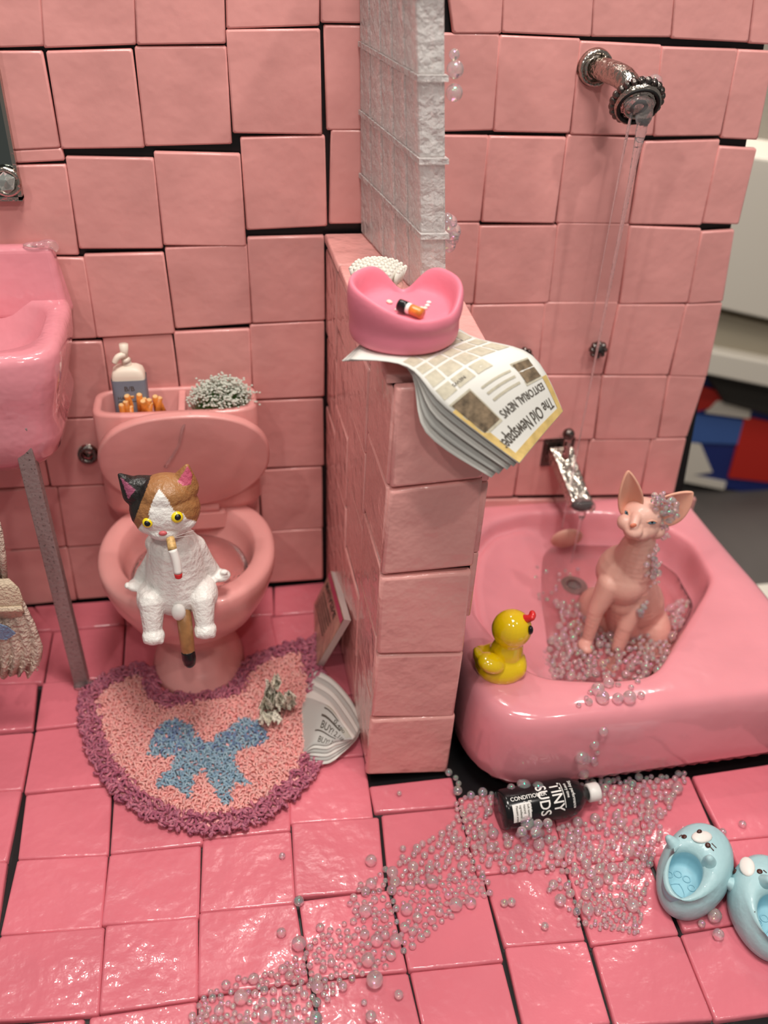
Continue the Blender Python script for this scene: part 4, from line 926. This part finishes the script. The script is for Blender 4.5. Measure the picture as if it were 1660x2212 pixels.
# towel bar under the sink (out of frame) and lace towel
tb = tube('towel_bar', [(-.92, -.47, .70), (-.56, -.47, .70), (-.548, -.44, .70), (-.548, -.36, .72)], .008, M['chrome'], sk)
ty = -.50
tw = thing('lace_towel', (-.56, ty, .5), 'cream lace hand towel with blue satin ribbon hanging below the sink', 'towel')
def frill(name, xs, zs, ys, material, amp, freq, thick=.004):
    V_, F_ = [], []; nu = 40
    for j, (x1, z, yy) in enumerate(zip(xs, zs, ys)):
        for i in range(nu + 1):
            t = i / nu; x = -.66 + (x1 + .66) * t; V_.append(Vector((x, yy + amp * math.sin(freq * t * PI * 2 + j * .3) * (j + 1) / len(xs), z + amp * .7 * math.sin(freq * t * 5 + j))))
    m_ = len(xs)
    for j in range(m_ - 1):
        for i in range(nu): a = j * (nu + 1) + i; F_.append((a, a + 1, a + nu + 2, a + nu + 1))
    o = pyo(name, V_, F_, material, tw, True); return finish(o, solid=thick)
zz = lambda px, py: at_y(px, py, ty)
frill('lace_panel', [zz(-2, 1100).x - .01, zz(6, 1150).x, zz(12, 1200).x, zz(15, 1250).x], [.70, zz(6, 1150).z, zz(12, 1200).z, zz(15, 1250).z], [-.485, ty, ty, ty], M['lace'], .004, 9)
frill('ribbon_band', [zz(20, 1245).x, zz(42, 1262).x, zz(52, 1290).x, zz(46, 1310).x], [zz(20, 1245).z, zz(42, 1262).z, zz(52, 1290).z, zz(46, 1325).z], [ty - .008, ty - .012, ty - .012, ty - .008], M['lacerib'], .0015, 2, .006)
frill('lace_frill', [zz(50, 1295).x, zz(75, 1340).x, zz(92, 1390).x, zz(88, 1415).x, zz(70, 1440).x], [zz(50, 1295).z, zz(75, 1340).z, zz(92, 1390).z, zz(88, 1420).z, zz(70, 1448).z], [ty, ty - .006, ty - .01, ty - .012, ty - .012], M['lace'], .010, 7)
frill('ribbon_edge', [zz(48, 1300).x, zz(54, 1306).x], [zz(40, 1300).z, zz(40, 1312).z], [ty - .016, ty - .016], M['lacerib'], .001, 2, .006)
pyo('satin_bow', [zz(-10, 1328) + Vector((0, -.025, 0)), zz(20, 1336) + Vector((0, -.028, 0)), zz(38, 1352) + Vector((0, -.025, 0)), zz(18, 1366) + Vector((0, -.025, 0)), zz(-10, 1362) + Vector((0, -.025, 0))], [(0, 1, 2, 3, 4)], M['satin'], tw); finish(tw.children[-1], solid=.003)
for i in range(22):
    x = random.uniform(0, 85); y0 = 1425 + random.uniform(-18, 14) - abs(x - 45) * .1; p = zz(x, y0) + Vector((0, -.012, 0))
    d = Vector((random.uniform(-.02, .02), random.uniform(-.01, .01), -random.uniform(.008, .026)))
    tube('loose_thread', [p, p + d * .5 + Vector((random.uniform(-.008, .008), -.003, 0)), p + d], .0013, M['lace'], tw, n=5, fine=3)
# mirror
mr_ = thing('mirror', (-.6, -.012, 1.18), 'dark wall mirror in a thin metal frame at the upper left', 'mirror')
mx = at_y(48, 430, -.02)
hexa('mirror_glass', [(-.9, -.022, mx.z + .006), (mx.x - .006, -.022, mx.z + .006), (mx.x - .006, -.006, mx.z + .006), (-.9, -.006, mx.z + .006), (-.9, -.022, 1.75), (mx.x - .006, -.022, 1.75), (mx.x - .006, -.006, 1.75), (-.9, -.006, 1.75)], M['mirror'], mr_)
hexa('frame', [(mx.x - .006, -.028, mx.z), (mx.x + .002, -.028, mx.z), (mx.x + .002, -.006, mx.z), (mx.x - .006, -.006, mx.z), (mx.x - .006, -.028, 1.76), (mx.x + .002, -.028, 1.76), (mx.x + .002, -.006, 1.76), (mx.x - .006, -.006, 1.76)], M['chrome'], mr_)
hexa('frame', [(-.9, -.028, mx.z - .002), (mx.x + .002, -.028, mx.z - .002), (mx.x + .002, -.006, mx.z - .002), (-.9, -.006, mx.z - .002), (-.9, -.028, mx.z + .007), (mx.x + .002, -.028, mx.z + .007), (mx.x + .002, -.006, mx.z + .007), (-.9, -.006, mx.z + .007)], M['chrome'], mr_)
kp = at_y(12, 395, -.04)
torus('crystal_mount', kp + Vector((0, .008, 0)), (0, -1, 0), .027, .006, M['chrome'], mr_)
bm = bmesh.new(); bmesh.ops.create_icosphere(bm, subdivisions=1, radius=.024, matrix=Matrix.Translation(kp)); bmo('crystal', bm, M['crystal'], mr_)
# ------------------------------------------------------------------ shower, taps, spout
a0 = at_y(1285, 145, -.006); a1 = at_y(1310, 152, -.045); a2 = at_y(1350, 170, -.10); a3 = at_y(1374, 208, -.135); 
shw = thing('shower_head', a0, 'chrome shower head with water running out on the tiled wall', 'shower')
bm = bmesh.new(); cone(bm, a0, a0 + Vector((0, -.012, 0)), .042, .036, 36); bmo('flange', bm, M['chrome'], shw, True)
torus('flange_ring', a0 + Vector((0, -.012, 0)), (0, -1, 0), .034, .006, M['chrome'], shw)
tube('arm', [a0, a1, a2, a3], [.024, .025, .026, .024], M['chrome'], shw, n=20)
hd = (Vector((-.06, -.86, -.50))).normalized(); h0 = a3; h1 = at_y(1382, 240, -.155)
h1 = h0 + hd * .03
bm = bmesh.new(); cone(bm, h0 - hd * .01, h0 + hd * .012, .026, .052, 32); bmo('bell', bm, M['darkchrome'], shw, True)
bm = bmesh.new(); qh, _ = orient(Vector(), hd)
for i in range(22):
    a = 2 * PI * i / 22; o_ = Vector((.053 * math.cos(a), .053 * math.sin(a), .014)); o_.rotate(qh); ball(bm, h0 + o_, .0095, None, 8, 6)
bmo('knurled_ring', bm, M['darkchrome'], shw, True)
bm = bmesh.new(); cone(bm, h0 + hd * .010, h0 + hd * .032, .053, .050, 36); bmo('face', bm, M['chrome'], shw, True)
for R_ in (.044, .030, .014):
    torus('slot_ring', h0 + hd * .032, hd, R_, .0035, M['blackhole'] if R_ != .030 else M['chrome'], shw)
hc = h0 + hd * .035
gm = blob('water_gel', [('e', hc + Vector((0, -.002, .01)), (.038, .02, .022)), ('e', hc + Vector((.012, -.01, -.012)), (.02, .014, .028)), ('e', hc + Vector((.014, -.006, -.045)), (.013, .011, .028)), ('e', hc + Vector((.0, .0, .04)), (.02, .02, .02))], M['gel'], shw, .0035, 4)
st0 = hc + Vector((.014, -.004, -.06))
ws = thing('water_stream', st0, 'thin clear stream of water falling from the shower head', 'water', )
tube('main_stream', [st0, st0 + Vector((-.0, .005, -.10)), st0 + Vector((0.0, .01, -.3)), st0 + Vector((0, .02, -.7)), st0 + Vector((0, .03, -1.10))], [.011, .0055, .0038, .0022, .0016], M['gel'], ws)
tube('side_stream', [hc + Vector((-.016, -.004, -.01)), hc + Vector((-.018, 0, -.2)), hc + Vector((-.02, 0, -.5))], [.004, .0016, .0008], M['gel'], ws, n=8)
for i, (px, py) in enumerate(((1130, 766), (1290, 752))):
    c = at_y(px, py, -.02); kb = thing('tap_handle', (c.x, 0, c.z), ['dark ridged tap handle behind the hanging newspaper', 'dark ridged tap handle below the shower stream'][i], 'tap', 'pair of tap handles on the shower wall')
    bm = bmesh.new(); cone(bm, (c.x, -.003, c.z), (c.x, -.03, c.z), .012, .012, 14); bmo('spindle', bm, M['darkchrome'], kb, True)
    bm = bmesh.new()
    for j in range(8):
        a = 2 * PI * j / 8; ball(bm, c + Vector((.018 * math.cos(a), -.01, .018 * math.sin(a))), (.008, .012, .008), None, 10, 8)
    cone(bm, c + Vector((0, .0, 0)), c + Vector((0, -.02, 0)), .018, .016, 16); bmo('grip', bm, M['darkchrome'], kb, True)
    bm = bmesh.new(); ball(bm, c + Vector((0, -.022, 0)), (.007, .004, .007), None, 12, 8); bmo('hub', bm, M['black'], kb, True)
s0 = at_y(1208, 975, -.01); s1 = at_y(1255, 1090, -.16)
sp2 = thing('bath_spout', s0, 'square chrome bath spout with a ball knob above the tub', 'spout')
dv = (s1 - s0).normalized(); sid = Vector((1, 0, 0)); upv = dv.cross(sid).normalized(); upv = upv if upv.z > 0 else -upv
def sq(t, wd, ht): c = s0.lerp(s1, t); return [c - sid * wd - upv * ht, c + sid * wd - upv * ht, c + sid * wd + upv * ht, c - sid * wd + upv * ht]
o = loft('spout_body', [sq(0, .036, .03), sq(.25, .030, .025), sq(.8, .029, .021), sq(1.0, .032, .020)], M['chrome'], sp2, smooth=False); finish(o, bevel=.004)
o = hexa('wall_plate', [s0 + Vector((-.05, 0, -.05)), s0 + Vector((.045, 0, -.05)), s0 + Vector((.045, .01, -.05)), s0 + Vector((-.05, .01, -.05)), s0 + Vector((-.05, 0, .045)), s0 + Vector((.045, 0, .045)), s0 + Vector((.045, .01, .045)), s0 + Vector((-.05, .01, .045))], M['darkchrome'], sp2, bevel=.002)
o = bpy.data.objects[o.name]
kbp = at_y(1229, 938, -.045)
bm = bmesh.new(); ball(bm, kbp, .0175, None, 20, 14); bmo('knob', bm, M['darkchrome'], sp2, True)
tube('knob_stem', [s0.lerp(s1, .2) + upv * .015, kbp], [.013, .010], M['chrome'], sp2)
ep = s1 + dv * .002
hexa('outlet', [ep + sid * -.024 - upv * .015, ep + sid * .024 - upv * .015, ep + sid * .024 + upv * .013, ep + sid * -.024 + upv * .013] + [x + dv * .002 for x in (ep + sid * -.024 - upv * .015, ep + sid * .024 - upv * .015, ep + sid * .024 + upv * .013, ep + sid * -.024 + upv * .013)], M['blackhole'], sp2)
blob('gel_drip', [('e', s1 + Vector((.0, -.012, .008)), (.034, .02, .02)), ('e', s1 + Vector((.03, -.01, -.004)), (.012, .012, .018)), ('e', s1 + Vector((.004, -.014, -.022)), (.012, .01, .022))], M['gel'], sp2, .0035, 4)
ws2 = thing('water_stream', s1, 'short clear trickle of water falling from the square bath spout', 'water')
tube('trickle', [s1 + Vector((.004, -.014, -.03)), s1 + Vector((0, -.018, -.1)), Vector((s1.x - .004, s1.y - .02, .15))], [.006, .0025, .0018], M['gel'], ws2)
# ------------------------------------------------------------------ conditioner bottle
b0 = at_z(1082, 1752, .05); b1 = at_z(1232, 1722, .05); BRD = .046
b0 = at_z(1080, 1750, BRD); b1 = at_z(1225, 1722, BRD)
ax = (b1 - b0); ax.z = 0; BL_ = ax.length; ax.normalize(); b0.z = BRD; sdv = Vector((ax.y, -ax.x, 0))  # sdv towards camera
bo = thing('conditioner_bottle', (b0 + ax * BL_ / 2) - Vector((0, 0, BRD)), 'black conditioner bottle with white cap lying among the beads', 'bottle')
def brng(t, r_): return [b0 + ax * t + (sdv * math.cos(a) + Vector((0, 0, 1)) * math.sin(a)) * r_ for a in [2 * PI * i / 40 for i in range(40)]]
loft('bottle_body', [brng(0, BRD * .90), brng(.004, BRD * .98), brng(.012, BRD), brng(BL_ - .004, BRD), brng(BL_ + .014, BRD * .92), brng(BL_ + .032, BRD * .66), brng(BL_ + .043, BRD * .40), brng(BL_ + .052, BRD * .34), brng(BL_ + .07, BRD * .34)], M['black'], bo)
loft('cap', [brng(BL_ + .052, BRD * .40), brng(BL_ + .054, BRD * .47), brng(BL_ + .078, BRD * .48), brng(BL_ + .081, BRD * .42)], M['white'], bo)
def bl(x, y):   # x along axis, y arc length over the top away from camera
    a = math.radians(52) + y / BRD; return b0 + ax * x + (sdv * math.cos(a) + Vector((0, 0, 1)) * math.sin(a)) * (BRD + .0006)
def bprint(name, s, x, y, size, ang, m_, sx=1.):
    v, f = text2d(s, size); ca, sa = math.cos(ang), math.sin(ang)
    return pyo(name, [bl(x + p.x * sx * ca - p.y * sa, y + p.x * sx * sa + p.y * ca) for p in v], f, m_, bo, fix=False)
bprint('brand_print', 'TINY', BL_ * .70, .042, .036, -PI / 2, M['white'], .85); bprint('brand_print', 'SUDS', BL_ * .50, .042, .036, -PI / 2, M['white'], .85)
bprint('kind_print', 'CONDITIONER', BL_ * .10, .016, .0135, 0, M['white'], .95)
bprint('small_print', 'Shiny performance', BL_ * .98, .042, .011, -PI / 2, M['white'], .8); bprint('small_print', 'every time', BL_ * .91, .036, .010, -PI / 2, M['white'], .8)
bprint('small_print', 'Extract', BL_ * .34, .012, .011, -PI / 2, M['white'], .8); bprint('small_print', 'of nature', BL_ * .27, .012, .011, -PI / 2, M['white'], .8)
def barc(x0, x1, y0, y1, nm, m_, lift=0.):
    V_ = [bl(x, y0 + (y1 - y0) * j / 8) for j in range(9) for x in (x0, x1)]; return pyo(nm, V_, [(2 * j, 2 * j + 1, 2 * j + 3, 2 * j + 2) for j in range(8)], m_, bo, fix=False)
barc(BL_ * .10, BL_ * .36, -.034, .008, 'ingredient_panel', M['white'])
def bl2(x, y): p = bl(x, y); a = math.radians(52) + y / BRD; return p + (sdv * math.cos(a) + Vector((0, 0, 1)) * math.sin(a)) * .0006
for i, s in enumerate(['Soft texture', 'Natural', 'ingredients', 'Pleasant aroma']):
    v, f = text2d(s, .0078); pyo('panel_print', [bl2(BL_ * (.31 - .055 * i) + p.y, .005 - p.x * .85) for p in v], f, M['ink'], bo, fix=False)
barc(BL_ * .86, BL_ * .87, -.02, .04, 'rule_print', M['white'])
# ------------------------------------------------------------------ beads (bubbles)
def sphere_mesh(name, seg, rings_):
    bm = bmesh.new(); bmesh.ops.create_uvsphere(bm, u_segments=seg, v_segments=rings_, radius=1); me = bpy.data.meshes.new(name); bm.to_mesh(me); bm.free()
    me.polygons.foreach_set('use_smooth', [True] * len(me.polygons)); me.materials.append(M['bead']); return me
BM = sphere_mesh('bead', 20, 14)
beads = []
occ = {}
def try_place(p, r_, lst, gap=.92):
    kx, ky = int(p.x / .03), int(p.y / .03)
    for i in range(kx - 1, kx + 2):
        for j in range(ky - 1, ky + 2):
            for (q, rq) in occ.get((i, j), ()):
                if (q - p).length < (r_ + rq) * gap: return False
    occ.setdefault((kx, ky), []).append((p, r_)); lst.append((p, r_)); return True
zones = [  # px polygon, count, size range
    ([(985,1685),(1065,1700),(1075,1780),(1110,1800),(1200,1790),(1300,1720),(1450,1690),(1470,1700),(1440,1760),(1430,1800),(1410,1860),(1385,1900),(1330,1890),(1240,1890),(1160,1880),(1100,1880),(1050,1880),(1060,1930),(1000,1960),(950,2000),(900,2040),(860,2060),(840,2090),(790,2100),(730,2140),(700,2170),(660,2212),(470,2230),(410,2212),(430,2150),(520,2110),(600,2090),(640,2070),(690,2020),(750,1990),(760,1920),(830,1880),(900,1830),(960,1790),(985,1760)], 1150, .0058, .0145),
    ([(1180,1880),(1400,1880),(1400,1960),(1330,1950),(1250,1980),(1190,1940)], 45, .005, .0145),
    ([(1240,1950),(1300,1930),(1390,1960),(1380,2020),(1310,2010),(1250,2000)], 60, .004, .008),
    ([(1240,1690),(1480,1670),(1480,1690),(1330,1720),(1240,1720)], 60, .006, .012)]
fl = []
for poly, cnt, ra, rb in zones:
    x0, x1 = min(p[0] for p in poly), max(p[0] for p in poly); y0_, y1_ = min(p[1] for p in poly), max(p[1] for p in poly); got = 0; tr = 0
    while got < cnt and tr < cnt * 25:
        tr += 1; px, py = random.uniform(x0, x1), random.uniform(y0_, y1_)
        if not inpoly(px, py, poly): continue
        r_ = ra + (rb - ra) * random.random() ** 2.6; p = at_z(px, py, r_); 
        if p.y > -.848 and p.x > .48: continue
        w_ = (p - b0); w_.z = 0
        if -.012 < w_.dot(ax) < BL_ + .09 and abs(w_.dot(sdv)) < BRD * .9: continue
        if try_place(Vector((p.x, p.y, r_ * .92 + .001)), r_, fl): got += 1
for px, py, r_ in [(802,1858,.013),(834,1865,.014),(835,1890,.013),(880,1880,.017),(885,1900,.016),(610,1848,.007),(871,1832,.007),(863,1713,.006),(560,1770,.006),(646,1946,.011),(608,2014,.010),(692,2003,.009),(646,2037,.015),(664,2212,.014),(862,2148,.009),(802,2195,.011),(787,2165,.006),(1106,1948,.009),(1090,1950,.008),(1300,1580,.0),
                    (1562,1797,.009),(1605,1780,.009),(1402,1852,.009),(1545,1977,.015),(1517,1995,.008),(1553,2018,.012),(1561,1870,.006),(970,1668,.009),(985,1680,.007),(680,2180,.012),(683,2200,.013),(810,2115,.017),(720,2145,.015),(535,2145,.016),(455,2170,.014),(1380,1915,.016),(1386,1895,.014),(1363,1860,.014),(1232,1855,.017),(1385,1800,.014),(1178,2000,.008)]:
    if r_: try_place((lambda q: Vector((q.x, q.y, r_ * .95)))(at_z(px, py, r_)), r_, fl, .75)
up_ = []   # beads on top of things
def on(px, py, z, r_): q = at_z(px, py, z + r_); up_.append((Vector((q.x, q.y, z + r_ * .9)), r_))
for px, py, r_ in [(1105,1702,.010),(1133,1698,.016),(1163,1702,.015),(1125,1692,.009)]:
    q = at_z(px, py, BRD * 1.75); up_.append((q, r_))
for px, py, r_ in [(1138,1756,.011),(1140,1778,.016),(1163,1780,.011),(1184,1778,.011),(1150,1728,.010),(1128,1796,.011),(1158,1798,.012)]:
    q = at_z(px, py, .0); d_ = Vector(ray(px, py)); o_ = camv
    # walk along the ray until it meets the bottle side or floor
    t_ = (BRD * 1.25 - o_.z) / d_.z; up_.append((o_ + d_ * t_, r_))
tubb = []
for i in range(26):
    px, py = random.uniform(1240, 1385), random.uniform(1480, 1520); r_ = random.choice([.006, .007, .009, .013, .016]); q = at_z(px, py - (px - 1310) * .12, TZ); try_place(Vector((q.x, q.y, TZ + r_ * .8)), r_, tubb, .8)
for px, py, r_, y_ in [(1304,1580,.012,-.862),(1284,1608,.013,-.862),(1256,1636,.018,-.868),(1268,1640,.012,-.868),(1282,1640,.010,-.868),(1260,1670,.015,-.868),(1290,1625,.008,-.865),(1285,1648,.009,-.868)]:
    tubb.append((P(px, py, y_), r_))
foam = []
fp = [(1190,1290),(1250,1310),(1330,1330),(1440,1310),(1490,1290),(1470,1360),(1420,1450),(1390,1466),(1180,1462),(1150,1440),(1200,1370),(1215,1330)]
tr = 0
while len(foam) < 260 and tr < 9000:
    tr += 1; px, py = random.uniform(1150, 1490), random.uniform(1290, 1466)
    if not inpoly(px, py, fp): continue
    r_ = .006 + .007 * random.random() ** 2; q = at_z(px, py, .158)
    if try_place(Vector((q.x, q.y, .152 + r_ * .4)), r_, foam): pass
for i in range(40):
    px, py = random.uniform(1060, 1250), random.uniform(1225, 1300); q = at_z(px, py, .155)
    try_place(Vector((q.x, q.y, .152)), random.uniform(.004, .008), foam)
catb = []
for cx_, cy_, sx2, sy2, n_, y_ in [(1442,1110,20,28,46,sy-.035),(1425,1080,14,10,14,sy-.03),(1440,1150,10,12,6,sy-.025),(1412,1222,12,28,34,sy-.045),(1392,1318,10,16,14,sy-.045)]:
    for i in range(n_):
        px, py = cx_ + max(-1.6, min(1.6, random.gauss(0, .6))) * sx2, cy_ + max(-1.6, min(1.6, random.gauss(0, .6))) * sy2; catb.append((P(px, py, y_ + random.uniform(-.004, .006)), random.choice([.004, .005, .006, .008])))
oth = []
for px, py, r_, y_ in [(1415,178,.017,-.13),(1400,185,.010,-.14),(1392,172,.008,-.13)]: oth.append((P(px, py, y_), r_))
scb = []
for px, py, r_ in [(990,118,.010),(992,150,.016),(990,200,.016),(980,480,.016),(984,500,.020),(986,515,.014),(978,530,.015),(975,470,.010)]: scb.append((P(px - 8, py, -.40 if py < 300 else -.36), r_))
fl.sort(key=lambda x: -x[1] * (1 / mpp(x[0])))
def place_words(p):
    u, v = project(p)
    if u > 1500: return 'beside the blue slippers'
    if u > 1170 and v > 1870: return 'left of the nearer blue slipper'
    if u > 1240 and v < 1730: return 'along the foot of the bathtub front'
    if u > 1230: return 'right of the black bottle cap'
    if u > 1040: return 'in front of the black bottle'
    if u > 960: return 'between the half wall and the black bottle'
    if u > 880: return 'in the trail left of the black bottle'
    if u > 820: return 'in the middle of the bead trail'
    if u > 740: return 'just below the middle of the bead trail'
    if u > 640: return 'in the lower part of the bead trail'
    if u > 530: return 'near the bottom edge in the bead trail'
    return 'at the front left end of the bead trail'
def bead_objs(lst, label, group, spill=False):
    for p, r_ in lst:
        o = bpy.data.objects.new('bead', BM); C.objects.link(o); o.location = p; o.scale = (r_, r_, r_)
        if spill:
            w_ = place_words(p); z_ = 'large' if r_ > .0125 else 'medium' if r_ > .010 else 'small'
            tag(o, z_ + ' iridescent clear bead ' + w_, 'bead', z_ + ' beads ' + w_)
        else: tag(o, label, 'bead', group)
def bead_stuff(name, lst, label):
    bm = bmesh.new(); me = bpy.data.meshes.new(name); bm.free()
    t = sphere_mesh('bead_source', 14, 9); base = [v.co.copy() for v in t.vertices]
    fc = [tuple(p.vertices) for p in t.polygons]; V_, F_ = [], []
    for p, r_ in lst:
        b = len(V_); V_ += [p + q * r_ for q in base]; F_ += [tuple(b + i for i in f) for f in fc]
    bpy.data.meshes.remove(t); o = pyo(name, V_, F_, M['bead'], None, True, fix=False); tag(o, label, 'beads', None, 'stuff'); return o
bead_objs(fl[:180], '', '', True)
bead_stuff('small_beads', fl[180:], 'trail of small iridescent clear beads across the pink floor tiles')
bead_objs(up_[:4], 'clear bead resting on the upper side of the black bottle', 'beads on the upper side of the bottle')
bead_objs(up_[4:], 'clear bead against the near side of the black bottle', 'beads against the near side of the bottle')
nrim = len(tubb) - 8
bead_objs([b for b in tubb[:nrim] if b[1] > .01], 'large clear bead on the front rim of the bathtub', 'large beads on the tub rim')
bead_objs([b for b in tubb[:nrim] if b[1] <= .01], 'small clear bead on the front rim of the bathtub', 'small beads on the tub rim')
bead_objs(tubb[nrim:], 'clear bead stuck to the front side of the bathtub', 'beads on the tub front side')
bead_stuff('foam_beads', foam, 'tiny iridescent foam beads floating in the bathtub')
bead_objs(catb[:30], 'tiny clear bead stuck to the head of the hairless cat', 'beads on the hairless cat head')
bead_objs(catb[66:84], 'tiny clear bead stuck to the shoulder of the hairless cat', 'beads on the hairless cat shoulder')
bead_stuff('clinging_beads', catb[30:66] + catb[84:], 'clusters of tiny clear beads clinging to the hairless cat')
bead_objs(oth, 'clear bubble on the elbow of the shower head', 'bubbles on the shower'); bead_objs(scb[:3], 'clear bubble near the top right edge of the glass screen', 'upper bubbles on the glass screen'); bead_objs(scb[3:], 'clear bubble low on the right edge of the glass screen', 'lower bubbles on the glass screen')
# ------------------------------------------------------------------ shop behind on the right
YB = 1.5
def bq(name, pts, material, parent, y=YB, dep=.25, bevel=.0):
    f_ = [at_y(px, py, y) for px, py in pts]; b_ = [p + Vector((0, dep, 0)) for p in f_]
    return hexa(name, [f_[3], f_[2], b_[2], b_[3], f_[0], f_[1], b_[1], b_[0]], material, parent, bevel)
sh_ = thing('display_unit', at_y(1600, 1040, YB), 'white shop display unit standing behind the pink wall', 'shelf')
bq('upper_cabinet', [(1480,318),(1900,375),(1900,745),(1480,650)], M['shopwhite'], sh_, YB - .2, .5, .01)
bq('recess_tray', [(1480,660),(1900,760),(1900,830),(1480,740)], mat('shop_tray', (.42, .37, .28), .6), sh_, YB - .12, .3)
bq('lower_ledge', [(1480,748),(1900,828),(1900,885),(1480,800)], M['shopwhite'], sh_, YB - .2, .4, .01)
bq('window_slot', [(1530,815),(1900,900),(1900,965),(1570,875)], M['shopdark'], sh_, YB - .05, .2, .02)
bk = bq('front_panel', [(1480,800),(1900,900),(1900,1120),(1440,1030)], M['shopnavy'], sh_, YB, .2)
for nm, mk, q in [('red_patch','shopred',[(1500,830),(1570,850),(1550,878),(1500,890)]), ('grey_patch','shopwhite',[(1550,865),(1625,880),(1620,905),(1525,892)]), ('blue_patch','shopblue',[(1490,895),(1610,910),(1595,960),(1480,955)]),
                  ('red_patch','shopred',[(1610,900),(1700,920),(1690,1045),(1575,1032)]), ('black_patch','blackhole',[(1612,940),(1700,950),(1700,1000),(1608,993)]),
                  ('white_patch','shopwhite',[(1485,955),(1515,960),(1540,1020),(1475,1030)]), ('white_patch','shopwhite',[(1470,1022),(1570,1042),(1565,1058),(1465,1038)]), ('red_patch','shopred',[(1478,990),(1498,992),(1492,1012),(1475,1010)])]:
    bq(nm, q, M[mk], sh_, YB - .01 - random.random() * .004, .012)
bq('upper_back', [(1550,-150),(1900,-150),(1900,380),(1500,325)], mat('shop_beige', (.30, .27, .23), .6), sh_, YB + .2, .2)
tbz = at_z(1640, 1290, -.25)
tbl = thing('grey_table', (2.2, 1.2, -.25), 'dark grey shop table top beneath the diorama', 'table')
hexa('table_top', [(-1.5, -1.9, -.92), (4.2, -1.9, -.92), (4.2, 2.15, -.92), (-1.5, 2.15, -.92), (-1.5, -1.9, -.84), (4.2, -1.9, -.84), (4.2, 2.15, -.84), (-1.5, 2.15, -.84)], M['shopgrey'], tbl, bevel=.01)
pn = thing('display_plinth', (.2, -.7, -.84), 'black plinth under the pink miniature bathroom floor', 'plinth')
hexa('plinth_body', [(-.95, -1.42, -.84), (1.36, -1.42, -.84), (1.36, .0, -.84), (-.95, .0, -.84), (-.95, -1.42, -.052), (1.36, -1.42, -.052), (1.36, .0, -.052), (-.95, .0, -.052)], M['grout'], pn, bevel=.005)
bsp = at_z(1632, 1262, -.45)
bb_ = thing('white_box', (bsp.x + .2, bsp.y - .1, -.84), 'white box edge just behind the right end of the bathtub', 'box')
hexa('box_body', [(bsp.x - .02, bsp.y - .5, -.84), (bsp.x + .7, bsp.y - .5, -.84), (bsp.x + .7, bsp.y, -.84), (bsp.x, bsp.y, -.84), (bsp.x - .02, bsp.y - .5, -.45), (bsp.x + .7, bsp.y - .5, -.45), (bsp.x + .7, bsp.y, -.45), (bsp.x, bsp.y, -.45)], M['shopwhite'], bb_, bevel=.005)
